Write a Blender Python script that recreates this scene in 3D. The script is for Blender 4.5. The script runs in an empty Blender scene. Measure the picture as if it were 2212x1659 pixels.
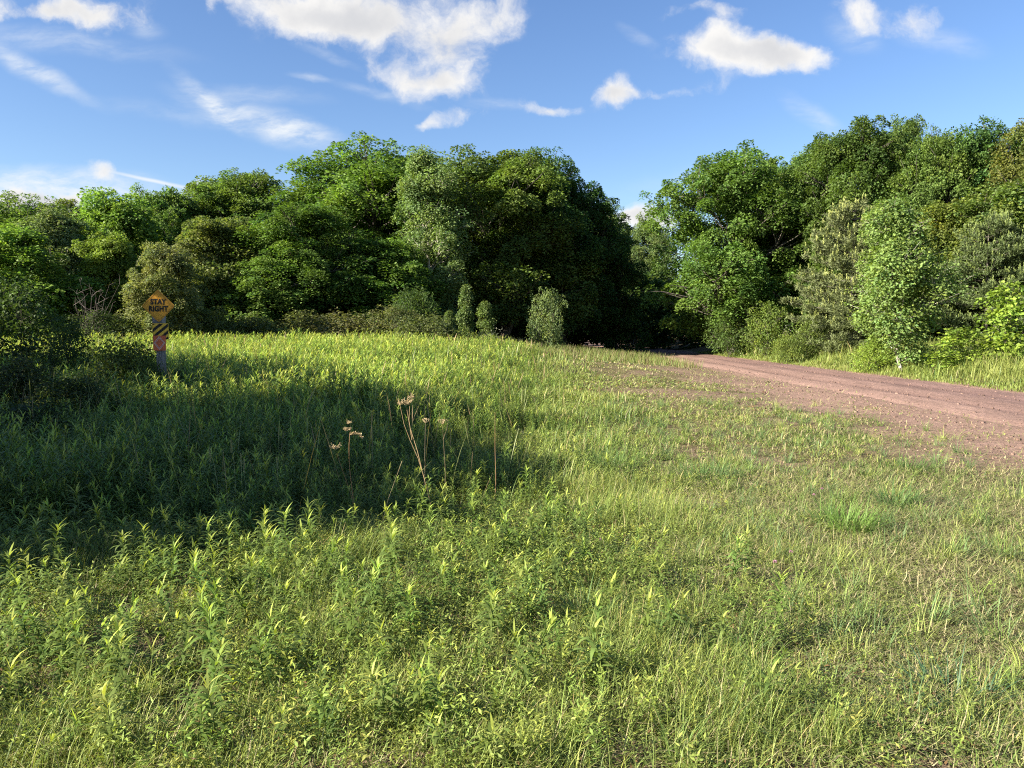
import bpy, math
import numpy as np
from mathutils import Vector

R = math.radians
sc = bpy.context.scene
COL = sc.collection

# ------------------------------------------------------------------ camera
PITCH = R(3.88)
CAMH = 1.6
cam_d = bpy.data.cameras.new('camera')
cam = bpy.data.objects.new('camera', cam_d)
COL.objects.link(cam)
cam.location = (0, 0, CAMH)
cam.rotation_euler = (R(90) - PITCH, 0, 0)
cam_d.sensor_width = 36.0
cam_d.lens = 36.0 * 796 / 1024
cam_d.clip_start = 0.05
cam_d.clip_end = 3000
sc.camera = cam


def ray(px, py):
    a, b = (px - 512) / 796.0, (384 - py) / 796.0
    return (a, math.cos(PITCH) + b * math.sin(PITCH), -math.sin(PITCH) + b * math.cos(PITCH))


def at_depth(px, py, Y):
    d = ray(px, py)
    t = Y / d[1]
    return (d[0] * t, Y, CAMH + d[2] * t)


# ------------------------------------------------------------------ sun, sky, exposure
SUN_EL = R(26)
SUN_AZ = (-0.927, -0.375)           # horizontal direction towards the sun
sd = Vector((SUN_AZ[0] * math.cos(SUN_EL), SUN_AZ[1] * math.cos(SUN_EL), math.sin(SUN_EL))).normalized()
sun_d = bpy.data.lights.new('sun', 'SUN')
sun_d.energy = 5.0
sun_d.angle = R(0.55)
sun_d.color = (1.0, 0.91, 0.76)
sun = bpy.data.objects.new('sun', sun_d)
COL.objects.link(sun)
sun.location = (-40, -12, 30)
sun.rotation_euler = (-sd).to_track_quat('-Z', 'Y').to_euler()

sc.view_settings.view_transform = 'Standard'
sc.view_settings.look = 'None'
sc.view_settings.gamma = 1.0
sc.view_settings.exposure = 1.95
sc.view_settings.use_curve_mapping = False

cy = sc.cycles
cy.max_bounces = 5
cy.diffuse_bounces = 3
cy.glossy_bounces = 2
cy.transmission_bounces = 4
cy.transparent_max_bounces = 4
cy.sample_clamp_indirect = 4.0
cy.caustics_reflective = False
cy.caustics_refractive = False
cy.use_denoising = False
cy.denoiser = 'OPENIMAGEDENOISE'
cy.denoising_prefilter = 'ACCURATE'
cy.filter_width = 1.15

w = bpy.data.worlds.new('World')
sc.world = w
w.use_nodes = True
NT = w.node_tree
NT.nodes.clear()


def N(nt, kind, **kw):
    n = nt.nodes.new(kind)
    for k, v in kw.items():
        setattr(n, k, v)
    return n


def setin(nt, node, idx, v):
    if v is None:
        return
    if isinstance(v, bpy.types.NodeSocket):
        nt.links.new(v, node.inputs[idx])
    else:
        node.inputs[idx].default_value = v


def math_n(nt, op, a, b=None, clamp=False):
    n = N(nt, 'ShaderNodeMath', operation=op, use_clamp=clamp)
    setin(nt, n, 0, a)
    setin(nt, n, 1, b)
    return n.outputs[0]


def vmath(nt, op, a, b=None):
    n = N(nt, 'ShaderNodeVectorMath', operation=op)
    setin(nt, n, 0, a)
    setin(nt, n, 1, b)
    return n.outputs[1] if op == 'LENGTH' else n.outputs[0]


def maprange(nt, v, a, b, c, d, smooth=True):
    n = N(nt, 'ShaderNodeMapRange', interpolation_type='SMOOTHSTEP' if smooth else 'LINEAR', clamp=True)if smooth else N(nt, 'ShaderNodeMapRange', clamp=True)
    setin(nt, n, 0, v)
    for i, q in enumerate((a, b, c, d)):
        n.inputs[i + 1].default_value = q
    return n.outputs[0]


def mixcol(nt, fac, a, b, mode='MIX'):
    n = N(nt, 'ShaderNodeMix', data_type='RGBA', blend_type=mode)
    setin(nt, n, 0, fac)
    setin(nt, n, 6, a)
    setin(nt, n, 7, b)
    return n.outputs[2]


def noise(nt, vec, scale, detail=4, rough=0.55, color=False):
    n = N(nt, 'ShaderNodeTexNoise')
    setin(nt, n, 'Vector', vec)
    n.inputs['Scale'].default_value = scale
    n.inputs['Detail'].default_value = detail
    n.inputs['Roughness'].default_value = rough
    return n.outputs['Color' if color else 'Fac']


def build_world():
    nt = NT
    out = N(nt, 'ShaderNodeOutputWorld')
    bg = N(nt, 'ShaderNodeBackground')
    sky = N(nt, 'ShaderNodeTexSky', sky_type='NISHITA')
    sky.sun_disc = False
    sky.sun_elevation = SUN_EL
    sky.sun_rotation = math.atan2(SUN_AZ[0], SUN_AZ[1])
    sky.altitude = 300
    sky.air_density = 1.0
    sky.dust_density = 0.6
    sky.ozone_density = 2.2
    hs = N(nt, 'ShaderNodeHueSaturation')
    hs.inputs['Saturation'].default_value = 1.15
    hs.inputs['Hue'].default_value = 0.509
    hs.inputs['Value'].default_value = 1.0
    nt.links.new(sky.outputs[0], hs.inputs['Color'])
    skyc = hs.outputs[0]
    tc = N(nt, 'ShaderNodeTexCoord')
    sep = N(nt, 'ShaderNodeSeparateXYZ')
    nt.links.new(tc.outputs['Generated'], sep.inputs[0])
    X, Y, Z = sep.outputs
    Ym = math_n(nt, 'MAXIMUM', Y, 0.05)
    u = math_n(nt, 'DIVIDE', X, Ym)
    v = math_n(nt, 'DIVIDE', Z, Ym)
    cmb = N(nt, 'ShaderNodeCombineXYZ')
    nt.links.new(u, cmb.inputs[0])
    nt.links.new(v, cmb.inputs[1])
    uv = cmb.outputs[0]
    front = maprange(nt, Y, 0.15, 0.35, 0, 1)

    def warp(vec, scale, amp, detail=3):
        c = noise(nt, vec, scale, detail, 0.55, True)
        c = vmath(nt, 'SUBTRACT', c, (0.5, 0.5, 0.5))
        s = N(nt, 'ShaderNodeVectorMath', operation='SCALE')
        nt.links.new(c, s.inputs[0])
        s.inputs[3].default_value = amp
        return vmath(nt, 'ADD', vec, s.outputs[0])

    def blob(vec, dx, dy, rx, ry, ang, amp):
        # dx, dy, rx, ry: direction and angular size measured in the 2212-wide view
        k = 0.46293
        d = ray(dx * k, dy * k)
        m = N(nt, 'ShaderNodeMapping', vector_type='TEXTURE')
        nt.links.new(vec, m.inputs[0])
        m.inputs[1].default_value = (d[0] / d[1], d[2] / d[1], 0)
        m.inputs[2].default_value = (0, 0, R(ang))
        m.inputs[3].default_value = (rx * k / 796, ry * k / 796, 1)
        ln = vmath(nt, 'LENGTH', m.outputs[0])
        return maprange(nt, ln, 0.0, 1.6, amp, 0.0)

    def total(vec, lst):
        acc = None
        for b in lst:
            q = blob(vec, *b)
            acc = q if acc is None else math_n(nt, 'ADD', acc, q)
        return acc

    # heaped clouds
    wv = warp(uv, 8.0, 0.085, 7)
    heaps = [(600, -5, 230, 45, -12, .75), (800, 15, 240, 70, 0, .85), (880, 85, 170, 60, -20, .5), (985, 95, 60, 90, 0, .75),
             (890, 168, 130, 30, -12, .45), (950, 190, 90, 36, -25, .5), (1085, 10, 62, 55, 0, .8),
             (90, 8, 230, 30, 0, .75), (215, 30, 110, 34, -15, .55),
             (1625, 118, 165, 42, -8, .9), (1560, 92, 60, 34, 0, .55), (1690, 128, 95, 34, 0, .6), (1520, 20, 70, 14, 0, .5), (1563, 40, 26, 26, -40, .42),
             (1330, 192, 50, 32, 25, .8), (1185, 233, 70, 17, 0, .9), (1430, 186, 120, 18, 6, .62),
             (1880, 35, 80, 36, -20, .55), (1978, 45, 50, 32, 0, .62),
             (1410, 480, 85, 26, 0, 1.1), (1310, 490, 60, 20, 0, .7), (210, 378, 36, 22, -20, 1.0), (428, 397, 56, 20, 0, 1.05), (40, 428, 110, 30, 0, 1.1), (150, 445, 120, 20, 0, .9),
             (975, 264, 66, 17, 0, .52), (920, 272, 24, 14, 0, .5), (460, 30, 14, 30, 0, .38), (400, 5, 60, 14, 0, .4)]
    d = total(wv, heaps)
    n1 = noise(nt, wv, 13.0, 10, 0.62)
    n1 = math_n(nt, 'MULTIPLY', math_n(nt, 'SUBTRACT', n1, 0.54), 2.9)
    dn = math_n(nt, 'ADD', d, n1)
    mask1 = math_n(nt, 'MULTIPLY', maprange(nt, dn, 0.0, 1.05, 0, 1), maprange(nt, d, 0.04, 0.25, 0, 1))
    thick = maprange(nt, math_n(nt, 'ADD', d, math_n(nt, 'MULTIPLY', math_n(nt, 'SUBTRACT', noise(nt, uv, 11, 6, .6), .5), 1.5)), 0.5, 1.7, 0, 1)
    # thin high clouds
    wv2 = warp(uv, 5.0, 0.06, 6)
    wisps = [(80, 155, 120, 18, -32, .95), (120, 90, 230, 26, -8, .45), (455, 225, 80, 18, -42, .8), (560, 268, 150, 28, -18, .95), (640, 296, 70, 22, -10, .7),
             (560, 212, 110, 16, -6, .35), (380, 255, 150, 18, -8, .25), (660, 178, 36, 8, -8, .5), (810, 208, 90, 12, -12, .42), (700, 125, 60, 10, -18, .4),
             (1370, 75, 40, 12, -30, .4), (1850, 70, 60, 26, -35, .5), (2030, 92, 80, 24, -12, .38), (1760, 245, 70, 22, -32, .5), (1070, 222, 60, 12, 0, .4), (325, 62, 40, 20, -20, .4),
             (60, 385, 260, 24, -4, 1.2), (220, 412, 160, 12, -6, .7), (120, 450, 240, 16, 0, .9), (1500, 400, 160, 30, 10, .16)]
    d2 = total(wv2, wisps)
    st = N(nt, 'ShaderNodeMapping')
    nt.links.new(wv2, st.inputs[0])
    st.inputs[2].default_value = (0, 0, R(25))
    st.inputs[3].default_value = (10, 34, 1)
    n2 = noise(nt, st.outputs[0], 1.6, 7, 0.62)
    mask2 = math_n(nt, 'MULTIPLY', math_n(nt, 'MULTIPLY', d2, maprange(nt, n2, 0.28, 0.72, 0.15, 1.0)), 0.8, True)
    trail = blob(warp(uv, 12, 0.004), 330, 390, 105, 4.5, -11.5, .85)
    mask2 = math_n(nt, 'MAXIMUM', mask2, trail)
    g1 = math_n(nt, 'MULTIPLY', mask1, front)
    g2 = math_n(nt, 'MULTIPLY', mask2, front)
    k = CLOUD
    white = mixcol(nt, thick, (1.0 * k, 0.985 * k, 0.96 * k, 1), (0.70 * k, 0.71 * k, 0.74 * k, 1))
    c = mixcol(nt, g2, skyc, (0.93 * k, 0.97 * k, 1.0 * k, 1))
    c = mixcol(nt, g1, c, white)
    nt.links.new(c, bg.inputs[0])
    bg.inputs[1].default_value = SKY
    nt.links.new(bg.outputs[0], out.inputs[0])


SKY = 0.053
CLOUD = 4.9
build_world()


# ------------------------------------------------------------------ helpers
def tag(o, label=None, cat=None, group=None, kind=None):
    if label: o['label'] = label
    if cat: o['category'] = cat
    if group: o['group'] = group
    if kind: o['kind'] = kind
    return o


def empty(name, loc, rz=0.0):
    o = bpy.data.objects.new(name, None)
    o.empty_display_size = 0.2
    o.location = loc
    o.rotation_euler = (0, 0, rz)
    COL.objects.link(o)
    return o


def mesh_from(name, parts, mats, smooth=False):
    """parts: list of (V (n,3), F (m,4), C (n,3) or None, material index)"""
    Vs, Fs, Cs, Ms, off = [], [], [], [], 0
    for V, F, C, mi in parts:
        V = np.asarray(V, np.float32).reshape(-1, 3)
        F = np.asarray(F, np.int32).reshape(-1, 4)
        if C is None:
            C = np.ones((len(V), 3), np.float32)
        Vs.append(V); Fs.append(F + off); Cs.append(np.asarray(C, np.float32).reshape(-1, 3)); Ms.append(np.full(len(F), mi, np.int32))
        off += len(V)
    V = np.concatenate(Vs); F = np.concatenate(Fs); C = np.concatenate(Cs); M = np.concatenate(Ms)
    me = bpy.data.meshes.new(name)
    me.vertices.add(len(V)); me.vertices.foreach_set('co', V.ravel())
    me.loops.add(F.size); me.loops.foreach_set('vertex_index', F.ravel())
    me.polygons.add(len(F)); me.polygons.foreach_set('loop_start', np.arange(len(F), dtype=np.int32) * 4)
    for m in mats:
        me.materials.append(m)
    me.polygons.foreach_set('material_index', M)
    if smooth:
        me.polygons.foreach_set('use_smooth', np.ones(len(F), dtype=bool))
    a = me.color_attributes.new('tint', 'FLOAT_COLOR', 'POINT')
    rgba = np.ones((len(V), 4), np.float32); rgba[:, :3] = C
    a.data.foreach_set('color', rgba.ravel())
    me.update(calc_edges=True)
    return me


def obj(name, me, parent=None, loc=(0, 0, 0)):
    o = bpy.data.objects.new(name, me)
    o.location = loc
    COL.objects.link(o)
    if parent is not None:
        o.parent = parent
    return o


def nrm(v):
    return v / np.maximum(np.linalg.norm(v, axis=-1, keepdims=True), 1e-9)


def hash2(ix, iy, seed):
    h = (ix.astype(np.int64) * 374761393 + iy.astype(np.int64) * 668265263 + seed * 1442695041) & 0x7fffffff
    h = ((h ^ (h >> 13)) * 1274126177) & 0x7fffffff
    return ((h ^ (h >> 16)) & 0xffff) / 65535.0


def vnoise(x, y, scale, seed=0, octaves=3):
    x = np.asarray(x, float); y = np.asarray(y, float)
    out = np.zeros(np.broadcast(x, y).shape); amp, tot = 1.0, 0.0
    for o in range(octaves):
        fx, fy = x / scale * 2 ** o + 1000, y / scale * 2 ** o + 1000
        ix, iy = np.floor(fx), np.floor(fy)
        tx, ty = fx - ix, fy - iy
        tx = tx * tx * (3 - 2 * tx); ty = ty * ty * (3 - 2 * ty)
        s = seed + o * 17
        a = hash2(ix, iy, s); b = hash2(ix + 1, iy, s); c = hash2(ix, iy + 1, s); d = hash2(ix + 1, iy + 1, s)
        out += amp * ((a * (1 - tx) + b * tx) * (1 - ty) + (c * (1 - tx) + d * tx) * ty)
        tot += amp; amp *= 0.5
    return out / tot


def sstep(a, b, x):
    t = np.clip((np.asarray(x, float) - a) / (b - a), 0, 1)
    return t * t * (3 - 2 * t)


# ------------------------------------------------------------------ terrain
def height(x, y):
    x = np.asarray(x, float); y = np.asarray(y, float)
    m = 0.66 * sstep(7, 38, y) * (1 - sstep(-1.0, 8.6, x)) * (1 - 0.2 * sstep(-8, -30, x))
    bank = 0.45 * sstep(13.0, 17.0, x) + 0.5 * sstep(18, 40, x)
    und = (vnoise(x, y, 3.2, 5, 3) - 0.5) * 0.12 * (1 - sstep(7.2, 8.6, x) * (1 - sstep(12.4, 13.6, x)))
    und = und * np.where(np.hypot(x, y) < 90, 1, 0)
    dip = -0.03 * sstep(8.2, 9.0, x) * (1 - sstep(12.3, 13.0, x)) * (1 - sstep(78, 84, y))
    return m + bank + und + dip


def hz(x, y):
    return float(height(np.array([x]), np.array([y]))[0])


def on_ground(px, py):
    d = ray(px, py)
    t = 1.0
    for i in range(6000):
        t += 0.02
        if CAMH + d[2] * t < hz(d[0] * t, d[1] * t):
            break
    return (d[0] * t, d[1] * t, hz(d[0] * t, d[1] * t))


def bare(x, y):
    """bare trampled soil beside the road, 0..1"""
    x = np.asarray(x, float); y = np.asarray(y, float)
    e = sstep(3.9, 7.3, x + 3.6 * (vnoise(x, y, 1.5, 11, 4) - .5))
    e = e * (1 - sstep(8.0, 13.4, x) * 0) * (1 - sstep(13.0, 13.6, x)) * sstep(4.5, 7.5, y) * (1 - 0.6 * sstep(20, 32, y) * (1 - sstep(7.4, 8.6, x)))
    p = sstep(0.56, 0.70, vnoise(x * 0.6, y * 0.35, 1.3, 23, 3)) * sstep(1.8, 3.4, x) * (1 - sstep(6, 8, x)) * sstep(14, 19, y) * (1 - sstep(34, 42, y)) * .62
    q = sstep(0.62, 0.72, vnoise(x, y, 0.7, 31, 3)) * (1 - sstep(12, 18, y)) * 0.5
    return np.clip(np.maximum(np.maximum(e, p), q * (1 - sstep(9, 13, y) * (x < 1))), 0, 1)


def weedy(x, y):
    """tall weed cover of the field, 0..1"""
    x = np.asarray(x, float); y = np.asarray(y, float)
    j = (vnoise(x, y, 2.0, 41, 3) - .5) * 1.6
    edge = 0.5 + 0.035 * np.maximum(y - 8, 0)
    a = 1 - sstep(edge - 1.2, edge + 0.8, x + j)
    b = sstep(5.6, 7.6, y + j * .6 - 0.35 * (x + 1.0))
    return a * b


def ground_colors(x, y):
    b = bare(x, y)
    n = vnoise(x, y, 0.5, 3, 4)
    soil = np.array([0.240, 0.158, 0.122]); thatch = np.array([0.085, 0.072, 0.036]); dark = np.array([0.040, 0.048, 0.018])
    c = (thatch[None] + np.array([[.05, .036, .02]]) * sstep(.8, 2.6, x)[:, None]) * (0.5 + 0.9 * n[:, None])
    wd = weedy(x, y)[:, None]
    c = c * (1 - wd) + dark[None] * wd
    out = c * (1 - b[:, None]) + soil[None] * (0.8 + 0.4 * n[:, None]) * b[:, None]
    return out


def axis_coords(lo, hi, fine_lo, fine_hi, fine, grow=1.35):
    a = list(np.arange(fine_lo, fine_hi + 1e-6, fine))
    s, q = fine, a[0]
    left = []
    while q > lo:
        s *= grow; q -= s; left.append(q)
    s, q = fine, a[-1]
    right = []
    while q < hi:
        s *= grow; q += s; right.append(q)
    return np.array(left[::-1] + a + right)


def grid_mesh(xs, ys):
    X, Y = np.meshgrid(xs, ys)
    n, m = len(xs), len(ys)
    i = np.arange(n * m).reshape(m, n)
    F = np.stack([i[:-1, :-1], i[:-1, 1:], i[1:, 1:], i[1:, :-1]], -1).reshape(-1, 4)
    return X.ravel(), Y.ravel(), F


# ------------------------------------------------------------------ materials
def principled(name):
    m = bpy.data.materials.new(name)
    m.use_nodes = True
    nt = m.node_tree
    return m, nt, nt.nodes['Principled BSDF'], nt.nodes['Material Output']


def leaf_material(name, trans=0.34, rough=0.52, spec=0.35, tr_tint=(1.15, 1.25, 0.55)):
    m, nt, p, out = principled(name)
    at = N(nt, 'ShaderNodeAttribute', attribute_name='tint')
    oi = N(nt, 'ShaderNodeObjectInfo')
    col = mixcol(nt, 1.0, at.outputs['Color'], oi.outputs['Color'], 'MULTIPLY')
    nt.links.new(col, p.inputs['Base Color'])
    p.inputs['Roughness'].default_value = rough
    p.inputs['Specular IOR Level'].default_value = spec
    tl = N(nt, 'ShaderNodeBsdfTranslucent')
    tcol = mixcol(nt, 1.0, col, (*tr_tint, 1), 'MULTIPLY')
    nt.links.new(tcol, tl.inputs['Color'])
    mx = N(nt, 'ShaderNodeMixShader')
    mx.inputs[0].default_value = trans
    nt.links.new(p.outputs[0], mx.inputs[1])
    nt.links.new(tl.outputs[0], mx.inputs[2])
    nt.links.new(mx.outputs[0], out.inputs[0])
    return m


def bark_material(name, a, b, scale=9.0, stretch=4.0):
    m, nt, p, out = principled(name)
    tc = N(nt, 'ShaderNodeTexCoord')
    mp = N(nt, 'ShaderNodeMapping')
    nt.links.new(tc.outputs['Object'], mp.inputs[0])
    mp.inputs[3].default_value = (stretch, stretch, 1.0)
    n = noise(nt, mp.outputs[0], scale / 4, 6, .65)
    f = maprange(nt, n, 0.38, 0.64, 0, 1)
    nt.links.new(mixcol(nt, f, (*a, 1), (*b, 1)), p.inputs['Base Color'])
    p.inputs['Roughness'].default_value = 0.85
    bp = N(nt, 'ShaderNodeBump')
    bp.inputs['Strength'].default_value = 0.5
    bp.inputs['Distance'].default_value = 0.02
    nt.links.new(n, bp.inputs['Height'])
    nt.links.new(bp.outputs[0], p.inputs['Normal'])
    return m


def soil_material(name, scale=1.0):
    m, nt, p, out = principled(name)
    at = N(nt, 'ShaderNodeAttribute', attribute_name='tint')
    tc = N(nt, 'ShaderNodeTexCoord')
    n = noise(nt, tc.outputs['Object'], 9.0 * scale, 8, .7)
    n2 = noise(nt, tc.outputs['Object'], 55.0 * scale, 4, .6)
    f = maprange(nt, n, 0.3, 0.7, 0.55, 1.4, False)
    g = maprange(nt, n2, 0.3, 0.7, 0.7, 1.3, False)
    fg = math_n(nt, 'MULTIPLY', f, g)
    cb = N(nt, 'ShaderNodeCombineColor')
    for i in range(3):
        nt.links.new(fg, cb.inputs[i])
    nt.links.new(mixcol(nt, 1.0, at.outputs['Color'], cb.outputs[0], 'MULTIPLY'), p.inputs['Base Color'])
    p.inputs['Roughness'].default_value = 0.95
    p.inputs['Specular IOR Level'].default_value = 0.1
    h = math_n(nt, 'ADD', n, math_n(nt, 'MULTIPLY', n2, 0.35))
    bp = N(nt, 'ShaderNodeBump')
    bp.inputs['Strength'].default_value = 0.8
    bp.inputs['Distance'].default_value = 0.035
    nt.links.new(h, bp.inputs['Height'])
    nt.links.new(bp.outputs[0], p.inputs['Normal'])
    return m


def plain(name, c, rough=0.6, var=0.0, scale=8.0):
    m, nt, p, out = principled(name)
    p.inputs['Roughness'].default_value = rough
    if var:
        tc = N(nt, 'ShaderNodeTexCoord')
        n = noise(nt, tc.outputs['Object'], scale, 5, .6)
        f = maprange(nt, n, 0.3, 0.7, 0, 1)
        lo = tuple(q * (1 - var) for q in c); hi = tuple(min(1, q * (1 + var)) for q in c)
        nt.links.new(mixcol(nt, f, (*lo, 1), (*hi, 1)), p.inputs['Base Color'])
    else:
        p.inputs['Base Color'].default_value = (*c, 1)
    return m


M_LEAF = leaf_material('tree_leaf', 0.40, 0.6, 0.22)
M_WEED = leaf_material('weed_leaf', 0.38, 0.6, 0.18, (1.2, 1.2, 0.5))
M_GRASS = leaf_material('grass_blade', 0.32, 0.5, 0.25, (1.15, 1.2, 0.6))
M_NEEDLE = leaf_material('pine_needle', 0.15, 0.55, 0.3)
M_BARK = bark_material('grey_brown_bark', (0.055, 0.045, 0.036), (0.13, 0.115, 0.095))
M_WHITE_BARK = bark_material('white_bark', (0.16, 0.14, 0.12), (0.62, 0.57, 0.50), 14, 1.0)
M_DRY = leaf_material('dry_stalk', 0.08, 0.7, 0.2, (1, 1, 1))
M_SOIL = soil_material('field_soil')
M_ROAD = soil_material('red_gravel', 1.4)

# ------------------------------------------------------------------ ground and road
xs = axis_coords(-700, 700, -14, 20, 0.17)
ys = axis_coords(-700, 900, 1.5, 46, 0.17)
gx, gy, gf = grid_mesh(xs, ys)
gz = height(gx, gy)
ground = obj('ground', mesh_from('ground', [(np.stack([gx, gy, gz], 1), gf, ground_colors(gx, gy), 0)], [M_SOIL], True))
tag(ground, 'brown soil of the field and verges', kind='structure')

rx = np.linspace(7.6, 13.6, 61)
ry = np.concatenate([np.arange(-30, 2, 1.0), np.arange(2, 50, 0.15), np.arange(50, 82, 0.6)])
qx, qy, qf = grid_mesh(rx, ry)
edge_l = 8.5 + (vnoise(qy, qy * 0, 1.7, 61, 3) - .5) * 1.0
edge_r = 12.85 + (vnoise(qy, qy * 0 + 9, 1.3, 62, 3) - .5) * 0.7
prof = np.minimum(sstep(-0.5, 0.5, qx - edge_l), sstep(-0.4, 0.4, edge_r - qx))
qz = -0.055 + 0.085 * prof + 0.02 * (vnoise(qx, qy, 0.55, 63, 3) - .5)
for c in (9.75, 11.45):
    qz -= 0.028 * np.exp(-((qx - c - 0.12 * np.sin(qy * 0.4)) / 0.22) ** 2)
qz += 0.022 * np.exp(-((qx - 10.6) / 0.3) ** 2)
n = vnoise(qx * 2.2, qy * 0.5, 0.9, 64, 4)
fs = sstep(9.2, 11.6, qx)[:, None]
rc = (np.array([0.262, 0.170, 0.137])[None] * (1 - fs) + np.array([0.205, 0.131, 0.113])[None] * fs) * (0.7 + 0.6 * n[:, None])
for c in (9.75, 11.45):
    wgt = (0.42 * np.exp(-((qx - c - 0.12 * np.sin(qy * 0.4)) / 0.3) ** 2))[:, None]
    rc = rc * (1 - wgt) + np.array([0.13, 0.08, 0.07])[None] * wgt
road = obj('road', mesh_from('road', [(np.stack([qx, qy, qz], 1), qf, rc, 0)], [M_ROAD], True))
tag(road, 'reddish gravel track running back into the woods', kind='structure')


# ------------------------------------------------------------------ plant geometry
def tube(P, Rd, sides=6):
    P = np.asarray(P, float); Rd = np.asarray(Rd, float)
    T = np.gradient(P, axis=0); T = nrm(T)
    ref = np.array([0.31, 0.95, 0.05])
    A = nrm(np.cross(T, ref)); B = np.cross(T, A)
    a = np.arange(sides) / sides * 2 * np.pi
    V = P[:, None] + Rd[:, None, None] * (np.cos(a)[None, :, None] * A[:, None] + np.sin(a)[None, :, None] * B[:, None])
    n = len(P)
    i = np.arange(n * sides).reshape(n, sides)
    F = np.stack([i[:-1], np.roll(i[:-1], -1, 1), np.roll(i[1:], -1, 1), i[1:]], -1).reshape(-1, 4)
    return V.reshape(-1, 3), F


def merge(parts):
    Vs, Fs, Cs, off = [], [], [], 0
    for V, F, C in parts:
        Vs.append(V); Fs.append(F + off); Cs.append(C); off += len(V)
    return np.concatenate(Vs), np.concatenate(Fs), np.concatenate(Cs)


def leaf_quads(P, D, Nn, L, W, C, fold=0.18):
    D = nrm(D); S = nrm(np.cross(D, Nn)); N2 = np.cross(S, D)
    L = L[:, None]; W = W[:, None]
    mid = P + D * L * 0.45
    V = np.stack([P, mid + S * W * .5 + N2 * W * fold, P + D * L, mid - S * W * .5 + N2 * W * fold], 1)
    n = len(P)
    F = np.arange(n * 4).reshape(n, 4)
    return V.reshape(-1, 3), F, np.repeat(C, 4, 0)


def strips(P, az, L, W, e0, curve, C, widths=(1, .9, .6, .08), tipC=None):
    """narrow leaves or blades: start P, heading az, start elevation e0, bending down by curve in all"""
    n, k = len(P), len(widths)
    hd = np.stack([np.cos(az), np.sin(az), np.zeros(n)], 1)
    sd_ = np.stack([-np.sin(az), np.cos(az), np.zeros(n)], 1)
    pts = [P]; e = e0.copy()
    step = (L / (k - 1))[:, None]
    for j in range(k - 1):
        ee = e - curve * (j / max(1, k - 2)) if k > 2 else e
        pts.append(pts[-1] + step * (np.cos(ee)[:, None] * hd + np.sin(ee)[:, None] * np.array([0, 0, 1.0])))
    rows = []
    for j in range(k):
        wv = (W * widths[j] * 0.5)[:, None] * sd_
        rows += [pts[j] - wv, pts[j] + wv]
    V = np.stack(rows, 1)
    b = np.arange(n)[:, None, None] * (2 * k)
    j = np.arange(k - 1)[None, :, None] * 2
    F = (b + j + np.array([0, 1, 3, 2])[None, None]).reshape(-1, 4)
    if tipC is None:
        CC = np.repeat(C, 2 * k, 0)
    else:
        t = np.repeat(np.linspace(0, 1, k), 2)[None, :, None]
        CC = (C[:, None] * (1 - t) + tipC[:, None] * t).reshape(-1, 3)
    return V.reshape(-1, 3), F, CC


def scatter(proto, pos, yaw, scale, lean=None, tint=None):
    V, F, C = proto
    n = len(pos)
    c, s = np.cos(yaw), np.sin(yaw)
    x = V[None, :, 0] * c[:, None] - V[None, :, 1] * s[:, None]
    y = V[None, :, 0] * s[:, None] + V[None, :, 1] * c[:, None]
    z = np.repeat(V[None, :, 2], n, 0)
    sc_ = scale[:, None]
    x, y, z = x * sc_, y * sc_, z * sc_
    if lean is not None:
        x = x + z * lean[:, 0:1]; y = y + z * lean[:, 1:2]
    VV = np.stack([x, y, z], -1) + pos[:, None]
    FF = (F[None] + (np.arange(n) * len(V))[:, None, None]).reshape(-1, 4)
    CC = np.repeat(C[None], n, 0)
    if tint is not None:
        CC = CC * tint[:, None]
    return VV.reshape(-1, 3), FF, CC.reshape(-1, 3)


# ------------------------------------------------------------------ trees
def ell_dirs(rng, n, zmin=-1.0):
    z = rng.uniform(zmin, 1, n); a = rng.uniform(0, 2 * np.pi, n); r = np.sqrt(1 - z * z)
    return np.stack([r * np.cos(a), r * np.sin(a), z], 1)


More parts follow.
